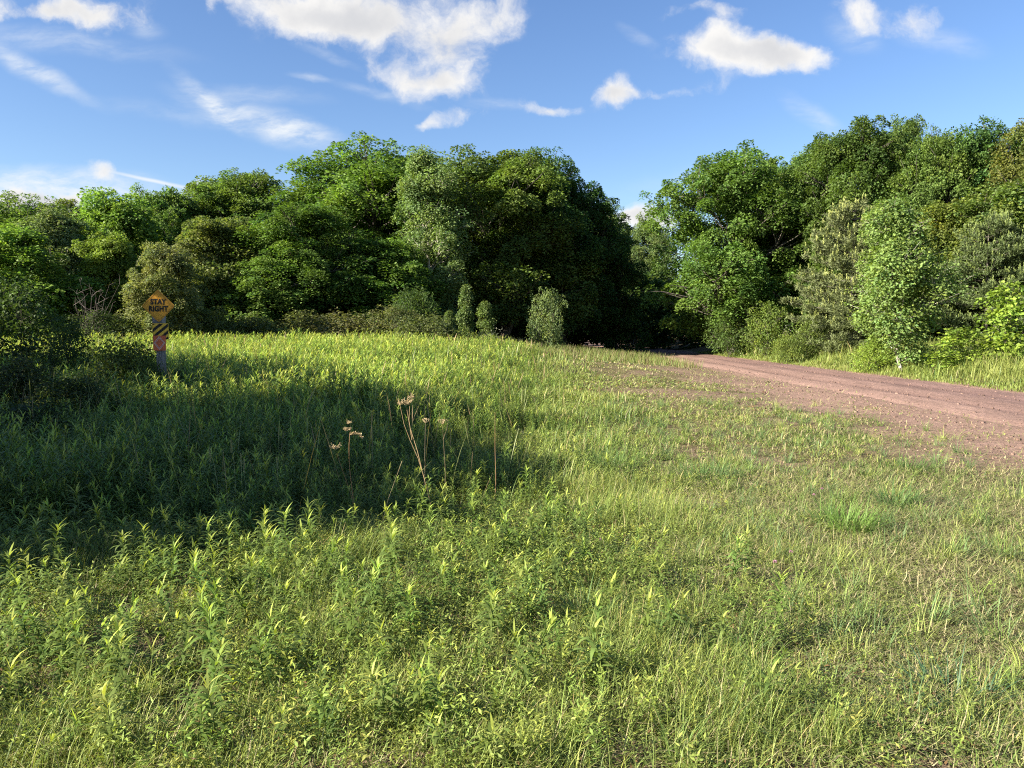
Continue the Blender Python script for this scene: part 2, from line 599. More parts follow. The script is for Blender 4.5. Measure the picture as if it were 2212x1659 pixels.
def make_tree(seed, H, Rad, base=0.10, profile='round', lobes=14, clumps=24, leaves=60, ll=0.17, lw=0.12, cr=0.6, flat=0.85,
              lobe_r=0.42, droop=0.25, trunk_r=0.02, trunk_top=0.8, skirt=1.0, twigs=8, lean=0.0):
    rng = np.random.default_rng(seed)
    wood = []
    tz = np.linspace(0, H * trunk_top, 9)
    wob = np.cumsum(rng.normal(0, 0.012 * H, (9, 2)), 0); wob[0] = 0
    tp = np.stack([wob[:, 0] + lean * tz, wob[:, 1], tz], 1)
    tr = H * trunk_r * (1 - 0.8 * np.linspace(0, 1, 9)); tr[0] *= 1.35
    V, F = tube(tp, tr, 8); wood.append((V, F, np.ones((len(V), 3))))

    def trunk_at(z):
        return np.array([np.interp(z, tz, tp[:, i]) for i in range(2)] + [z])

    LP, LD, LN, LC, LL = [], [], [], [], []
    ga = rng.uniform(0, 6.28)
    for i in range(lobes):
        t = (i + 0.5) / lobes
        zz = base + (0.93 - base) * t
        if profile == 'round':
            r = math.sqrt(max(0.0, 1 - ((t - 0.42) / 0.60) ** 2)) if t > 0.42 else (0.80 + 0.2 * t / 0.42) * skirt + (1 - skirt) * t / 0.42
        elif profile == 'slim':
            r = 0.55 + 0.45 * math.sin(math.pi * min(1, t * 1.25 + .05)) if t < .8 else 0.75 * (1 - t) / .2 + .15
        elif profile == 'cone':
            r = 1.05 - 0.85 * t
        elif profile == 'dome':
            r = math.sqrt(max(0.0, 1 - t * t))
        else:
            r = 0.8
        ga += 2.39996 + rng.normal(0, 0.25)
        lr = Rad * lobe_r * rng.uniform(0.75, 1.2) * (0.55 + 0.45 * r)
        d = max(0.0, Rad * r - lr * 0.72) * (rng.uniform(0.8, 1.08) if i % 3 else rng.uniform(.3, .8))
        c0 = trunk_at(H * zz); c = c0 + np.array([math.cos(ga) * d, math.sin(ga) * d, rng.normal(0, .03 * H)])
        c[2] = min(max(c[2], lr * 0.55), H - lr * 0.75)
        s0 = trunk_at(max(0.04 * H, min(H * trunk_top * .97, c[2] - d * 0.65 - 0.03 * H)))
        mid = (s0 + c) / 2 + np.array([0, 0, -0.08 * d]) + rng.normal(0, 0.03 * H, 3) * .5
        u = np.linspace(0, 1, 7)[:, None]
        bp = (1 - u) ** 2 * s0 + 2 * u * (1 - u) * mid + u * u * c
        V, F = tube(bp, H * trunk_r * 0.42 * (1 - 0.78 * u[:, 0]), 5); wood.append((V, F, np.ones((len(V), 3))))
        nc = max(5, int(clumps * (0.6 + 0.6 * (lr / (Rad * lobe_r)))))
        dirs = ell_dirs(rng, nc, -0.75)
        cc = c + dirs * lr * rng.uniform(0.55, 1.05, (nc, 1)) * np.array([1, 1, 0.95])
        cc[:, 2] = np.clip(cc[:, 2], 0.05 * H * 0.4, H)
        ns = max(2, nc // 4)                     # small sprays standing clear of the lobe
        sdir = nrm(ell_dirs(rng, ns, -.2) + np.array([math.cos(ga), math.sin(ga), .5]) * .5)
        cc = np.concatenate([cc, c + sdir * lr * rng.uniform(1.08, 1.42, (ns, 1))])
        dirs = np.concatenate([dirs, sdir])
        ltint = 1 + rng.normal(0, 0.09)
        for j in range(nc + ns):
            q = cc[j]
            if j < twigs or j >= nc:
                b0 = bp[rng.integers(3, 7)]
                m2 = (b0 + q) / 2 + rng.normal(0, 0.08 * lr, 3)
                tw = np.stack([b0, m2, q])
                V, F = tube(tw, np.array([.16, .11, .05]) * H * trunk_r, 3); wood.append((V, F, np.ones((len(V), 3))))
            sml = 1.0 if j < nc else rng.uniform(.35, .6)
            k = max(4, int(leaves * rng.uniform(0.6, 1.35) * sml ** 1.6))
            rr = cr * rng.uniform(0.7, 1.3) * sml
            a = rng.uniform(0, 6.2832, k); rad = rr * np.sqrt(rng.uniform(0, 1, k))
            hump = flat * rr * (1 - (rad / rr) ** 2)
            P = q + np.stack([rad * np.cos(a), rad * np.sin(a), hump - rng.uniform(0, 1, k) ** 2 * rr * flat * 1.3], 1)
            outw = np.stack([np.cos(a), np.sin(a), np.zeros(k)], 1)
            D = nrm(outw + 0.5 * dirs[j] + rng.normal(0, 0.55, (k, 3)) - np.array([0, 0, droop]))
            Nn = nrm(np.array([0, 0, 0.6]) + 0.5 * outw + 0.7 * dirs[j] + rng.normal(0, 0.40, (k, 3)))
            ct = ltint * (1 + rng.normal(0, 0.10))
            warm = rng.normal(0, 0.07)
            C = np.ones((k, 3)) * ct * (1 + rng.normal(0, 0.16, (k, 1)))
            C = C * np.array([1 + 1.3 * warm, 1 + 0.4 * warm, 1 - warm])
            LP.append(P); LD.append(D); LN.append(Nn); LC.append(np.clip(C, 0.3, 2)); LL.append(np.full(k, 1.0) * rng.uniform(.75, 1.25, k))
    P = np.concatenate(LP); D = np.concatenate(LD); Nn = np.concatenate(LN); C = np.concatenate(LC); s = np.concatenate(LL)
    cro = leaf_quads(P, D, Nn, ll * s, lw * s, C)
    wv, wf, wc = merge(wood)
    return (cro, (wv, wf, wc))


def make_pine(seed, H, Rad, base=0.02):
    rng = np.random.default_rng(seed)
    wood, lv = [], []
    tz = np.linspace(0, H * .97, 7)
    V, F = tube(np.stack([tz * 0.01, tz * 0, tz], 1), H * .016 * (1 - .9 * tz / H), 7); wood.append((V, F, np.ones((len(V), 3))))
    NP, NA, NC, NL = [], [], [], []
    z = base * H
    while z < H * .97:
        t = z / H
        nb = 9 if t < .35 else 7
        r = Rad * (min(1.0, 0.72 + 1.1 * t) if t < .3 else (1 - (t - .3) / .72) ** 0.75 + 0.02)
        for b in range(nb):
            a = rng.uniform(0, 6.28); L = r * rng.uniform(.75, 1.1)
            u = np.linspace(0, 1, 6)
            up = (0.10 + 0.55 * t) * L
            bp = np.stack([math.cos(a) * L * u, math.sin(a) * L * u, z + up * u ** 1.6 - .04 * L * u], 1)
            V, F = tube(bp, H * .0042 * (1 - .8 * u), 4); wood.append((V, F, np.ones((len(V), 3))))
            nt_ = int(6 + 13 * L / 1.5)
            for k in range(nt_):
                s = rng.uniform(.22, 1.0)
                p0 = np.array([np.interp(s, u, bp[:, i]) for i in range(3)])
                side = rng.choice([-1, 1]); off = rng.uniform(.05, .42) * (1.15 - s * .6)
                aa = a + side * rng.uniform(.5, 1.1)
                tip = p0 + np.array([math.cos(aa) * off, math.sin(aa) * off, rng.uniform(-.02, .20)])
                ax = nrm(np.array([math.cos(aa) * .6, math.sin(aa) * .6, rng.uniform(.3, 1.0)]))
                m = 22
                dv = nrm(ax[None] * .85 + rng.normal(0, .55, (m, 3)))
                NP.append(tip + rng.normal(0, .035, (m, 3)) - ax * rng.uniform(0, .16, (m, 1)))
                NA.append(dv)
                NC.append(np.ones((m, 3)) * (1 + rng.normal(0, .18)) * (1 + rng.normal(0, .12, (m, 1)))); NL.append(rng.uniform(.10, .17, m))
                if t > .12 and rng.random() < 0.20 + .45 * t:
                    ch = rng.uniform(.10, .27); m = 18
                    hh = rng.uniform(0, 1, m)
                    NP.append(tip + np.stack([rng.normal(0, .006, m), rng.normal(0, .006, m), hh * ch], 1))
                    NA.append(nrm(np.stack([rng.normal(0, .22, m), rng.normal(0, .22, m), np.ones(m)], 1)))
                    NC.append(np.ones((m, 3)) * np.array([1.9, 1.75, 1.35])); NL.append(np.full(m, .095))
        z += 0.045 * H * rng.uniform(.8, 1.2)
    P = np.concatenate(NP); A = np.concatenate(NA); C = np.concatenate(NC); L = np.concatenate(NL)
    Nn = nrm(rng.normal(0, 1, P.shape) + np.array([0, 0, .8]))
    cro = leaf_quads(P, A, Nn, L, np.full(len(P), .026), np.clip(C, .3, 2.2), 0.0)
    return (cro, merge(wood))


PROTO = {}


def proto(key, gen, H, Rad, leaf=M_LEAF, bark=M_BARK):
    cro, wd = gen
    PROTO[key] = (mesh_from(key + '_crown', [(*cro, 0)], [leaf]), mesh_from(key + '_trunk', [(*wd, 0)], [bark], True), H, Rad, cro)


proto('maple_a', make_tree(1, 12, 4.6, .10, 'round', 26, 20, 205, ll=.135, lw=.10, cr=.56), 12, 4.6)
proto('maple_b', make_tree(2, 12, 4.4, .08, 'round', 30, 18, 205, ll=.135, lw=.10, cr=.55, lobe_r=.37), 12, 4.4)
proto('maple_c', make_tree(3, 12, 4.2, .16, 'round', 22, 22, 205, ll=.135, lw=.10, cr=.58, lobe_r=.42, skirt=.9), 12, 4.2)
proto('oak_a', make_tree(4, 12, 4.3, .12, 'round', 29, 18, 200, ll=.135, lw=.10, cr=.57, lobe_r=.36), 12, 4.3)
proto('airy', make_tree(5, 12, 3.6, .20, 'round', 22, 14, 130, ll=.155, lw=.115, lobe_r=.36, cr=.52, trunk_top=.9), 12, 3.6)
proto('poplar', make_tree(6, 12, 2.3, .06, 'slim', 36, 20, 70, ll=.125, lw=.09, cr=.42, lobe_r=.42, flat=.9, droop=.5, trunk_r=.011, trunk_top=.94), 12, 2.3, bark=M_WHITE_BARK)
proto('young', make_tree(7, 7, 2.4, .05, 'round', 22, 17, 140, ll=.12, lw=.09, cr=.41, lobe_r=.40, trunk_r=.013), 7, 2.4)
proto('young_b', make_tree(8, 7, 2.2, .04, 'slim', 23, 17, 130, ll=.12, lw=.085, cr=.39, lobe_r=.44, trunk_r=.012), 7, 2.2)
proto('birch', make_tree(9, 6.2, 1.6, .17, 'slim', 32, 24, 32, ll=.095, lw=.07, cr=.27, lobe_r=.45, flat=.9, droop=.75, trunk_r=.009, trunk_top=.94), 6.2, 1.6, bark=M_WHITE_BARK)
proto('sapling', make_tree(10, 2.6, .75, .08, 'round', 16, 9, 15, ll=.105, lw=.085, cr=.19, lobe_r=.42, flat=.9, droop=.6, trunk_r=.010), 2.6, .75)
proto('column', make_tree(11, 2.4, .55, .02, 'cone', 13, 12, 28, ll=.075, lw=.055, cr=.17, lobe_r=.42, trunk_r=.010, trunk_top=.95), 2.4, .55)
proto('shrub_dome', make_tree(12, 1.9, 1.6, .05, 'dome', 15, 26, 42, ll=.075, lw=.045, cr=.26, lobe_r=.42, droop=.0, trunk_r=.014, trunk_top=.5), 1.9, 1.6)
proto('shrub_loose', make_tree(13, 2.0, 1.3, .10, 'round', 14, 13, 24, ll=.08, lw=.055, cr=.21, lobe_r=.36, trunk_r=.011, trunk_top=.7), 2.0, 1.3)
proto('bramble', make_tree(14, 1.3, 1.1, .08, 'dome', 13, 16, 22, ll=.07, lw=.055, cr=.22, lobe_r=.42, droop=.35, trunk_r=.010, trunk_top=.6), 1.3, 1.1)
proto('pine_a', make_pine(15, 6.2, 2.1), 6.2, 2.1, M_NEEDLE)
proto('pine_b', make_pine(16, 6.0, 2.2), 6.0, 2.2, M_NEEDLE)

GREEN = (0.088, 0.150, 0.030); MID = (0.092, 0.148, 0.034); OLIVE = (0.096, 0.147, 0.033); SHADE_GREEN = (0.050, 0.098, 0.024)
BRIGHT = (0.122, 0.195, 0.038); PALE = (0.135, 0.175, 0.072); GREYG = (0.150, 0.155, 0.075); BROWNISH = (0.104, 0.122, 0.032)
LIME = (0.190, 0.270, 0.040); NEEDLE = (0.085, 0.118, 0.042); NEEDLE_OLD = (0.128, 0.155, 0.062)


TREES = 'trees along the edge of the wood'


def plant(name, key, px, top, width, depth, colr, label, cat, group=None, rz=0.0, sink=0.05, x=None, h=None):
    """a tree or shrub whose crown spans `width` of the 1024-wide view at that depth, its top at height `top`"""
    crown_me, trunk_me, H, Rad, _ = PROTO[key]
    X = (px - 512) / 796.0 * depth if x is None else x
    g = hz(X, depth) - sink
    Ht = at_depth(px, top, depth)[2] - g if h is None else h
    rad = width / 2 / 796.0 * depth * (1.28 if group == TREES and px < 640 else 1.06 if group == TREES else 1)
    o = empty(name, (X, depth, g), rz)
    tag(o, label, cat, group)
    s = (rad / Rad, rad / Rad, Ht / H)
    for nm, me in (('trunk', trunk_me), ('crown', crown_me)):
        c = obj(nm, me, o)
        c.scale = s
        if nm == 'crown':
            lift = (1.36 if px < 300 else 1.24) if group == TREES else 1.0  # leaf colour lightened, more on the left trees so they look sunlit
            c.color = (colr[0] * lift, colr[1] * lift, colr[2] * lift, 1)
    return o


# --- left run of trees
plant('maple_tree', 'maple_a', 26, 200, 128, 41, OLIVE, 'olive green rounded tree, leftmost of those rising above the dark bush', 'tree', TREES, 0.3)
plant('poplar_tree', 'poplar', 68, 202, 62, 39, PALE, 'greyish green upright tree between olive leftmost tree and bright green tree', 'tree', TREES, 1.0)
plant('maple_tree', 'young', 120, 199, 84, 45, BRIGHT, 'bright green tree with ragged top behind the slender yellowish one, left of sign', 'tree', TREES, 2.0)
plant('maple_tree', 'maple_b', 162, 196, 80, 49, MID, 'mid green tree rising directly behind the stay right sign and pale bush', 'tree', TREES, 3.1)
plant('poplar_tree', 'young_b', 187, 189, 46, 50, OLIVE, 'narrow olive tree standing a little higher behind the sign', 'tree', TREES, 0.7)
plant('maple_tree', 'maple_c', 218, 190, 110, 52, OLIVE, 'olive tree with small leaf tufts left of the round dark crowned oak', 'tree', TREES, 4.0)
plant('oak_tree', 'oak_a', 262, 171, 112, 56, (0.092, 0.138, 0.032), 'dark olive round crowned oak standing tall behind the left trees', 'tree', TREES, 1.9)
plant('maple_tree', 'young', 22, 232, 100, 35, BRIGHT, 'bright leafy low tree at the far left above the shaded bush', 'tree', TREES, 0.5)
plant('young_tree', 'young_b', 112, 233, 56, 37, (0.120, 0.165, 0.030), 'slender yellowish green young tree left of the pale bush behind sign', 'tree', TREES, 2.6)
plant('maple_tree', 'young', 222, 222, 84, 41, (0.100, 0.125, 0.036), 'soft olive green tree right of the pale bush behind sign', 'tree', TREES, 5.1)
plant('maple_tree', 'maple_b', 300, 213, 128, 43, GREEN, 'broad full maple with foliage to the ground, between sign and tall middle maple', 'tree', TREES, 0.2)
plant('young_tree', 'young', 256, 262, 80, 40, MID, 'low leafy green tree at the lower left of the broad full maple', 'tree', TREES, 3.7)
plant('maple_tree', 'maple_c', 78, 205, 90, 50, (0.115, 0.15, 0.04), 'green tree filling the skyline behind the greyish upright tree', 'tree', TREES, 5.2)
plant('maple_tree', 'maple_a', 335, 183, 90, 57, MID, 'green tree top between round oak and tallest middle maple', 'tree', TREES, 1.1)
plant('maple_tree', 'maple_b', 455, 168, 90, 58, (0.085, 0.135, 0.03), 'green tree behind the pale poplar, closing the skyline', 'tree', TREES, 2.7)
plant('maple_tree', 'maple_c', 412, 163, 96, 60, (0.085, 0.14, 0.03), 'green tree top showing just left of the pale poplar', 'tree', TREES, 3.5)
plant('maple_tree', 'maple_a', 526, 162, 84, 60, (0.075, 0.12, 0.028), 'dark tree top filling between the two middle olive and dark maples', 'tree', TREES, 0.8)
plant('maple_tree', 'maple_c', 772, 166, 104, 57, MID, 'green tree standing back between the two big roadside maples', 'tree', TREES, 4.2)
# --- middle
plant('maple_tree', 'maple_a', 372, 146, 166, 52, GREEN, 'tallest broad maple of the middle, domed crown sloping down to the left', 'tree', TREES, 0.9)
plant('maple_tree', 'young', 378, 243, 92, 43, (0.088, 0.150, 0.030), 'lighter green layered tree in front of the tallest middle maple', 'tree', TREES, 4.4)
plant('poplar_tree', 'poplar', 440, 143, 62, 46, (0.128, 0.185, 0.064), 'slender pale poplar with whitish trunk standing in front of middle maples', 'tree', TREES, 2.2)
plant('maple_tree', 'maple_c', 498, 155, 136, 51, (0.092, 0.136, 0.030), 'brownish olive topped maple right of the slender pale poplar', 'tree', TREES, 1.3)
plant('maple_tree', 'maple_a', 540, 157, 108, 54, SHADE_GREEN, 'dark maple with a narrow open top right of the brownish olive maple', 'tree', TREES, 5.6)  # dark leaf colour here and on the next two stands for shade
plant('maple_tree', 'maple_c', 566, 192, 96, 55, SHADE_GREEN, 'very dark maple stepping down towards the gap over the road', 'tree', TREES, 3.0)
plant('maple_tree', 'maple_b', 618, 240, 54, 57, SHADE_GREEN, 'lowest dark maple at the left side of the road gap', 'tree', TREES, 4.9)
plant('distant_tree', 'maple_a', 610, 210, 54, 82, (0.10, 0.15, 0.045), 'light green distant tree behind the dark maples left of the road gap', 'tree', TREES, 0.4)
plant('distant_tree', 'maple_b', 650, 222, 62, 80, (0.11, 0.155, 0.055), 'light airy distant tree standing in the gap over the road', 'tree', TREES, 2.9)
# --- right side
plant('maple_tree', 'maple_a', 735, 154, 160, 50, GREEN, 'big broad maple leaning over the road at the right of the gap', 'tree', TREES, 2.4)
plant('maple_tree', 'maple_b', 800, 152, 110, 52, MID, 'green maple crown right of the big broad roadside maple', 'tree', TREES, 0.1)
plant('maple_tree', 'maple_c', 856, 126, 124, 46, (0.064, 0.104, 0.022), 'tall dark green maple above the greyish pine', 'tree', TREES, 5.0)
plant('oak_tree', 'oak_a', 912, 131, 104, 45, OLIVE, 'tall olive oak directly above the young birch', 'tree', TREES, 3.3)
plant('maple_tree', 'airy', 968, 121, 96, 44, (0.06, 0.115, 0.03), 'open crowned tree with sky showing through, second from the right edge', 'tree', TREES, 1.2)
plant('oak_tree', 'oak_a', 1022, 110, 118, 42, BROWNISH, 'brownish crowned oak, tallest tree at the right edge', 'tree', TREES, 4.5)
plant('maple_tree', 'young', 1010, 190, 120, 40, (0.085, 0.125, 0.03), 'lower green tree beneath the brownish oak at the right edge', 'tree', TREES, 5.9)
plant('maple_tree', 'young', 945, 205, 90, 41, (0.118, 0.150, 0.032), 'yellowish olive tree top between the birch and the right pines', 'tree', TREES, 3.9)
plant('maple_tree', 'maple_b', 884, 128, 90, 47, (0.075, 0.12, 0.028), 'dark tree top between tall dark maple and olive oak', 'tree', TREES, 0.6)
plant('pine_tree', 'pine_a', 850, 204, 128, 39, NEEDLE_OLD, 'greyish olive pine left of the young birch', 'pine', 'young pines by the road', 0.6)
plant('pine_tree', 'pine_b', 985, 216, 116, 38, NEEDLE, 'dark green pine with pale upright candles right of the young birch', 'pine', 'young pines by the road', 2.0)
plant('pine_tree', 'pine_a', 1050, 212, 116, 37, NEEDLE, 'dark green pine cut off by the right edge', 'pine', 'young pines by the road', 3.0)
plant('birch_tree', 'birch', 902, 199, 98, 28.9, (0.165, 0.240, 0.065), 'young white trunked birch with small glossy leaves on the road bank', 'tree', None, 0.5)
plant('maple_sapling', 'sapling', 955, 327, 48, 26.6, LIME, 'short bright lime maple sapling just right of the birch trunk', 'sapling', 'bright saplings on the road bank', 0.8)
plant('maple_sapling', 'sapling', 1003, 281, 58, 25.8, LIME, 'tall bright lime maple sapling near the right edge', 'sapling', 'bright saplings on the road bank', 2.8)
SHR = 'shrubs along the edge of the wood'
plant('roadside_shrub', 'shrub_loose', 764, 305, 52, 44, (0.13, 0.185, 0.04), 'bright leafy shrub at the foot of the big roadside maple', 'shrub', SHR, 0.3)
plant('roadside_shrub', 'shrub_loose', 728, 312, 46, 47, (0.085, 0.135, 0.035), 'darker leafy shrub left of the bright shrub under the roadside maple', 'shrub', SHR, 1.4)
plant('roadside_shrub', 'shrub_loose', 808, 318, 44, 39, (0.125, 0.175, 0.04), 'low green shrub at the left foot of the greyish pine', 'shrub', SHR, 2.2)
plant('roadside_shrub', 'bramble', 876, 340, 46, 30, LIME, 'low lime green shrub at the foot of the birch', 'shrub', SHR, 3.2)
plant('roadside_shrub', 'bramble', 786, 336, 30, 38, (0.15, 0.20, 0.04), 'small yellowish shrub in the bank grass between two green shrubs', 'shrub', SHR, 4.2)
plant('dome_shrub', 'shrub_dome', 415, 293, 62, 38.5, (0.070, 0.115, 0.030), 'dense dome shaped dark green shrub below the slender poplar', 'shrub', SHR, 0.0)
plant('columnar_sapling', 'column', 447, 310, 18, 36.5, (0.12, 0.17, 0.05), 'shortest of three columnar saplings, next to the dome shrub', 'sapling', 'columnar saplings at the field edge', 0.3)
plant('columnar_sapling', 'column', 465, 283, 24, 37.5, (0.11, 0.155, 0.05), 'tallest of three columnar saplings, in the middle', 'sapling', 'columnar saplings at the field edge', 1.5)
plant('columnar_sapling', 'column', 487, 300, 24, 36.8, (0.12, 0.165, 0.05), 'right hand one of three columnar saplings before the dark maples', 'sapling', 'columnar saplings at the field edge', 2.7)
plant('willow_bush', 'shrub_loose', 546, 292, 44, 38, (0.140, 0.190, 0.070), 'pale small bushy tree standing alone before the dark wood', 'bush', None, 1.1)
plant('pale_bush', 'young', 167, 249, 74, 34.5, (0.170, 0.190, 0.074), 'pale straw coloured bushy tree right behind the stay right sign', 'bush', None, 2.1)
LOW = 'low brush between field and wood'
for i, (px, top, wd, dp, cl, lb) in enumerate([
        (345, 316, 60, 37.5, (0.13, 0.135, 0.055), 'low brownish brush in front of the broad full maple'),
        (385, 313, 60, 37, (0.125, 0.14, 0.055), 'low greyish brush left of the dome shrub'),
        (420, 318, 56, 35.5, (0.115, 0.14, 0.05), 'low green brush directly in front of the dome shrub'),
        (305, 318, 56, 38, (0.12, 0.14, 0.05), 'low brush under the left half of the broad full maple'),
        (250, 318, 60, 37, (0.12, 0.15, 0.05), 'low brush right of the sign at the far side of the field'),
        (205, 314, 50, 36, (0.13, 0.16, 0.05), 'pale low brush just right of the diamond sign'),
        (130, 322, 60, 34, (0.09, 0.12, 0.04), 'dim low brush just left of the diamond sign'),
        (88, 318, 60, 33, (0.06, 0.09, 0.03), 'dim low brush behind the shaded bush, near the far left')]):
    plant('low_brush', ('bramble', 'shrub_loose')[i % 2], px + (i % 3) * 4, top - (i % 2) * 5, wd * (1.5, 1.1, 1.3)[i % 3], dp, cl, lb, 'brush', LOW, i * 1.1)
# shaded growth at the left; leaf colours darkened to add to the shade
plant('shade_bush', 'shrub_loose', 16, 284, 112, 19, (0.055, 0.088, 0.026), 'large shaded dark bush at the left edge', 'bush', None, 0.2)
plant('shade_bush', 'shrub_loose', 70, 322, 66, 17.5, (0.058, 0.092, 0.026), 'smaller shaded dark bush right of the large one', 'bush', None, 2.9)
BR = 'brambles around the sign'
for i, (px, top, wd, dp, cl, lb) in enumerate([
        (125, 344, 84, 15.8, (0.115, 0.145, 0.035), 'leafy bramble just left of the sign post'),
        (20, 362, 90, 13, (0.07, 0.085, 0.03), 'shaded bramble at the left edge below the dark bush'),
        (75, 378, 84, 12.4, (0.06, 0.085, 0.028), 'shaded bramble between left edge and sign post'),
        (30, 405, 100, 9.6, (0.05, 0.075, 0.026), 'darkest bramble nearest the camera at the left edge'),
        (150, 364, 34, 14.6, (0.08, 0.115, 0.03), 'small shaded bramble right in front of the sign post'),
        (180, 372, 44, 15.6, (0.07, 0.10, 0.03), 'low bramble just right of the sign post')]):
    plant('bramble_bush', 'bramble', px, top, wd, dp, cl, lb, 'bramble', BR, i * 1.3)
# trees at the left, beyond the picture, whose shade falls on the field
SH = 'trees left of the field'
plant('maple_tree', 'young', 0, 0, 1, 4.3, MID, 'young tree left of the field casting the long shadow', 'tree', SH, 0.1, x=-12.4, h=6.6)
for (X, Y, hh, rr, k) in ((-13.5, 6.7, 6.9, 2.8, 'young'), (-16.2, 11.0, 7.0, 2.2, 'young'), (-17.5, 14.2, 7.3, 2.0, 'young'), (-19.0, 16.6, 6.8, 1.8, 'young_b'), (-10.4, 4.1, 4.9, 2.2, 'young'), (-10.5, 7.6, 3.6, 1.8, 'young_b')):
    p_ = plant('maple_tree', k, 0, 0, rr * 2 * 796 / Y, Y, MID, 'tree left of the field beyond the shaded bushes', 'tree', SH, X, x=X, h=hh)
o_ = [o for o in bpy.data.objects if o.get('label', '').startswith('young tree left of the field')][0]
for c_ in o_.children:
    c_.scale = (2.75 / 2.4, 2.75 / 2.4, 6.6 / 7)

# deep wood behind, one mass
rng = np.random.default_rng(77)
parts = []
wood_spots = []
for i in range(90):
    X = rng.uniform(-75, 70); Y = rng.uniform(58, 100)
    if 2 < X < 16 and Y < 72:
        X += 18
    wood_spots.append((X, Y))
wood_spots += [(8.0, 66), (11.5, 68), (14.5, 65), (5.0, 63), (10.0, 74), (17.5, 62)]
for i, (X, Y) in enumerate(wood_spots):
    key = ('maple_a', 'maple_b', 'maple_c', 'oak_a')[i % 4]
    V, F, C = PROTO[key][4]
    nf = 6500
    sel = rng.permutation(len(F))[:nf]
    V2 = V.reshape(-1, 4, 3)[sel]; ctr = V2.mean(1, keepdims=True)
    V2 = ctr + (V2 - ctr) * 3.4
    hmax = 7.5 if -2 < X < 18 else 9.0
    s = hmax * rng.uniform(.75, 1.05) / 12 * (0.8 if Y < 62 else 1.0)
    pr = (V2.reshape(-1, 3) * np.array([1.15, 1.15, 1.0]), np.arange(nf * 4).reshape(nf, 4), C.reshape(-1, 4, 3)[sel].reshape(-1, 3))
    parts.append((*scatter(pr, np.array([[X, Y, height(np.array([X]), np.array([Y]))[0] - .3]]), rng.uniform(0, 6, 1), np.array([s]), None, np.array([[1.0, 1.0, 1.0]]) * rng.uniform(.8, 1.15)), 0))
o = obj('woods', mesh_from('woods', parts, [M_LEAF]))
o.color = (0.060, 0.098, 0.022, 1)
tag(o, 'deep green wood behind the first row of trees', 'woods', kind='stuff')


# ------------------------------------------------------------------ trail sign
def box(x0, x1, y0, y1, z0, z1):
    V = np.array([[x0, y0, z0], [x1, y0, z0], [x1, y1, z0], [x0, y1, z0], [x0, y0, z1], [x1, y0, z1], [x1, y1, z1], [x0, y1, z1]], float)
    F = np.array([[0, 3, 2, 1], [4, 5, 6, 7], [0, 1, 5, 4], [1, 2, 6, 5], [2, 3, 7, 6], [3, 0, 4, 7]])
    return V, F


def bm_plate(name, pts, y0, y1, mat, parent):
    """flat plate with the outline pts (x, z), from y0 (front) to y1"""
    import bmesh
    bm = bmesh.new()
    f = [bm.verts.new((x, y0, z)) for x, z in pts]
    b = [bm.verts.new((x, y1, z)) for x, z in pts]
    n_ = len(pts)
    bm.faces.new(f); bm.faces.new(b[::-1])
    for i in range(n_):
        bm.faces.new((f[i], b[i], b[(i + 1) % n_], f[(i + 1) % n_]))
    bmesh.ops.recalc_face_normals(bm, faces=bm.faces)
    me = bpy.data.meshes.new(name)
    bm.to_mesh(me); bm.free()
    me.materials.append(mat)
    return obj(name, me, parent)


def round_poly(pts, r, k=5):
    out = []
    n_ = len(pts)
    for i in range(n_):
        p = np.array(pts[i]); a = nrm(np.array(pts[i - 1]) - p); b = nrm(np.array(pts[(i + 1) % n_]) - p)
        s, e = p + a * r, p + b * r
        for j in range(k + 1):
            t = j / k
            out.append(tuple((1 - t) ** 2 * s + 2 * t * (1 - t) * p + t * t * e))
    return out


SY = 15.1
sx_, _, sz_ = at_depth(161.5, 400, SY)
sg = hz(sx_, SY) - 0.05
sign = empty('trail_sign', (sx_, SY, sg), R(1.5))
tag(sign, 'orange trail sign post reading STAY RIGHT among the shaded weeds', 'sign')
M_POST = bark_material('weathered_post', (0.13, 0.12, 0.115), (0.30, 0.28, 0.26), 16, 6)
M_SIGN = plain('yellow_orange_sign', (0.76, 0.35, 0.03), 0.42, .06, 5)
M_BLACK = plain('sign_black', (0.012, 0.011, 0.010), 0.5)
M_STRIPE = plain('sign_yellow', (0.85, 0.50, 0.05), 0.45, .06, 6)
M_ORANGE = plain('marker_orange', (0.66, 0.15, 0.055), 0.5, .10, 7)
M_PALE = plain('marker_white', (0.66, 0.55, 0.52), 0.5)
M_BOLT = plain('bolt_metal', (0.25, 0.22, 0.2), 0.4)


def zz(py):
    return at_depth(161, py, SY)[2] - sg


def xx(px):
    return at_depth(px, 300, SY)[0] - sx_


V, F = box(-.07, .07, 0.0, .10, 0, zz(296))
obj('post', mesh_from('post', [(V, F, None, 0)], [M_POST]), sign)
V, F = box(-.125, .125, -.012, -.001, zz(330), zz(310))
obj('backing_board', mesh_from('backing_board', [(V, F, None, 0)], [M_POST]), sign)
zt, zb = zz(289.3), zz(322.5)
zc, hd = (zt + zb) / 2, (zt - zb) / 2
dp_ = bm_plate('diamond_panel', round_poly([(0, zc - hd), (hd, zc), (0, zc + hd), (-hd, zc)], 0.045), -.020, -.016, M_SIGN, sign)
rim = []
q = round_poly([(0, zc - hd + .022), (hd - .022, zc), (0, zc + hd - .022), (-hd + .022, zc)], 0.035)
qi = round_poly([(0, zc - hd + .034), (hd - .034, zc), (0, zc + hd - .034), (-hd + .034, zc)], 0.03)
k_ = len(q)
Vr = np.array([(x, -.0225, z) for x, z in q] + [(x, -.0225, z) for x, z in qi])
Fr = np.array([[i, (i + 1) % k_, k_ + (i + 1) % k_, k_ + i] for i in range(k_)])
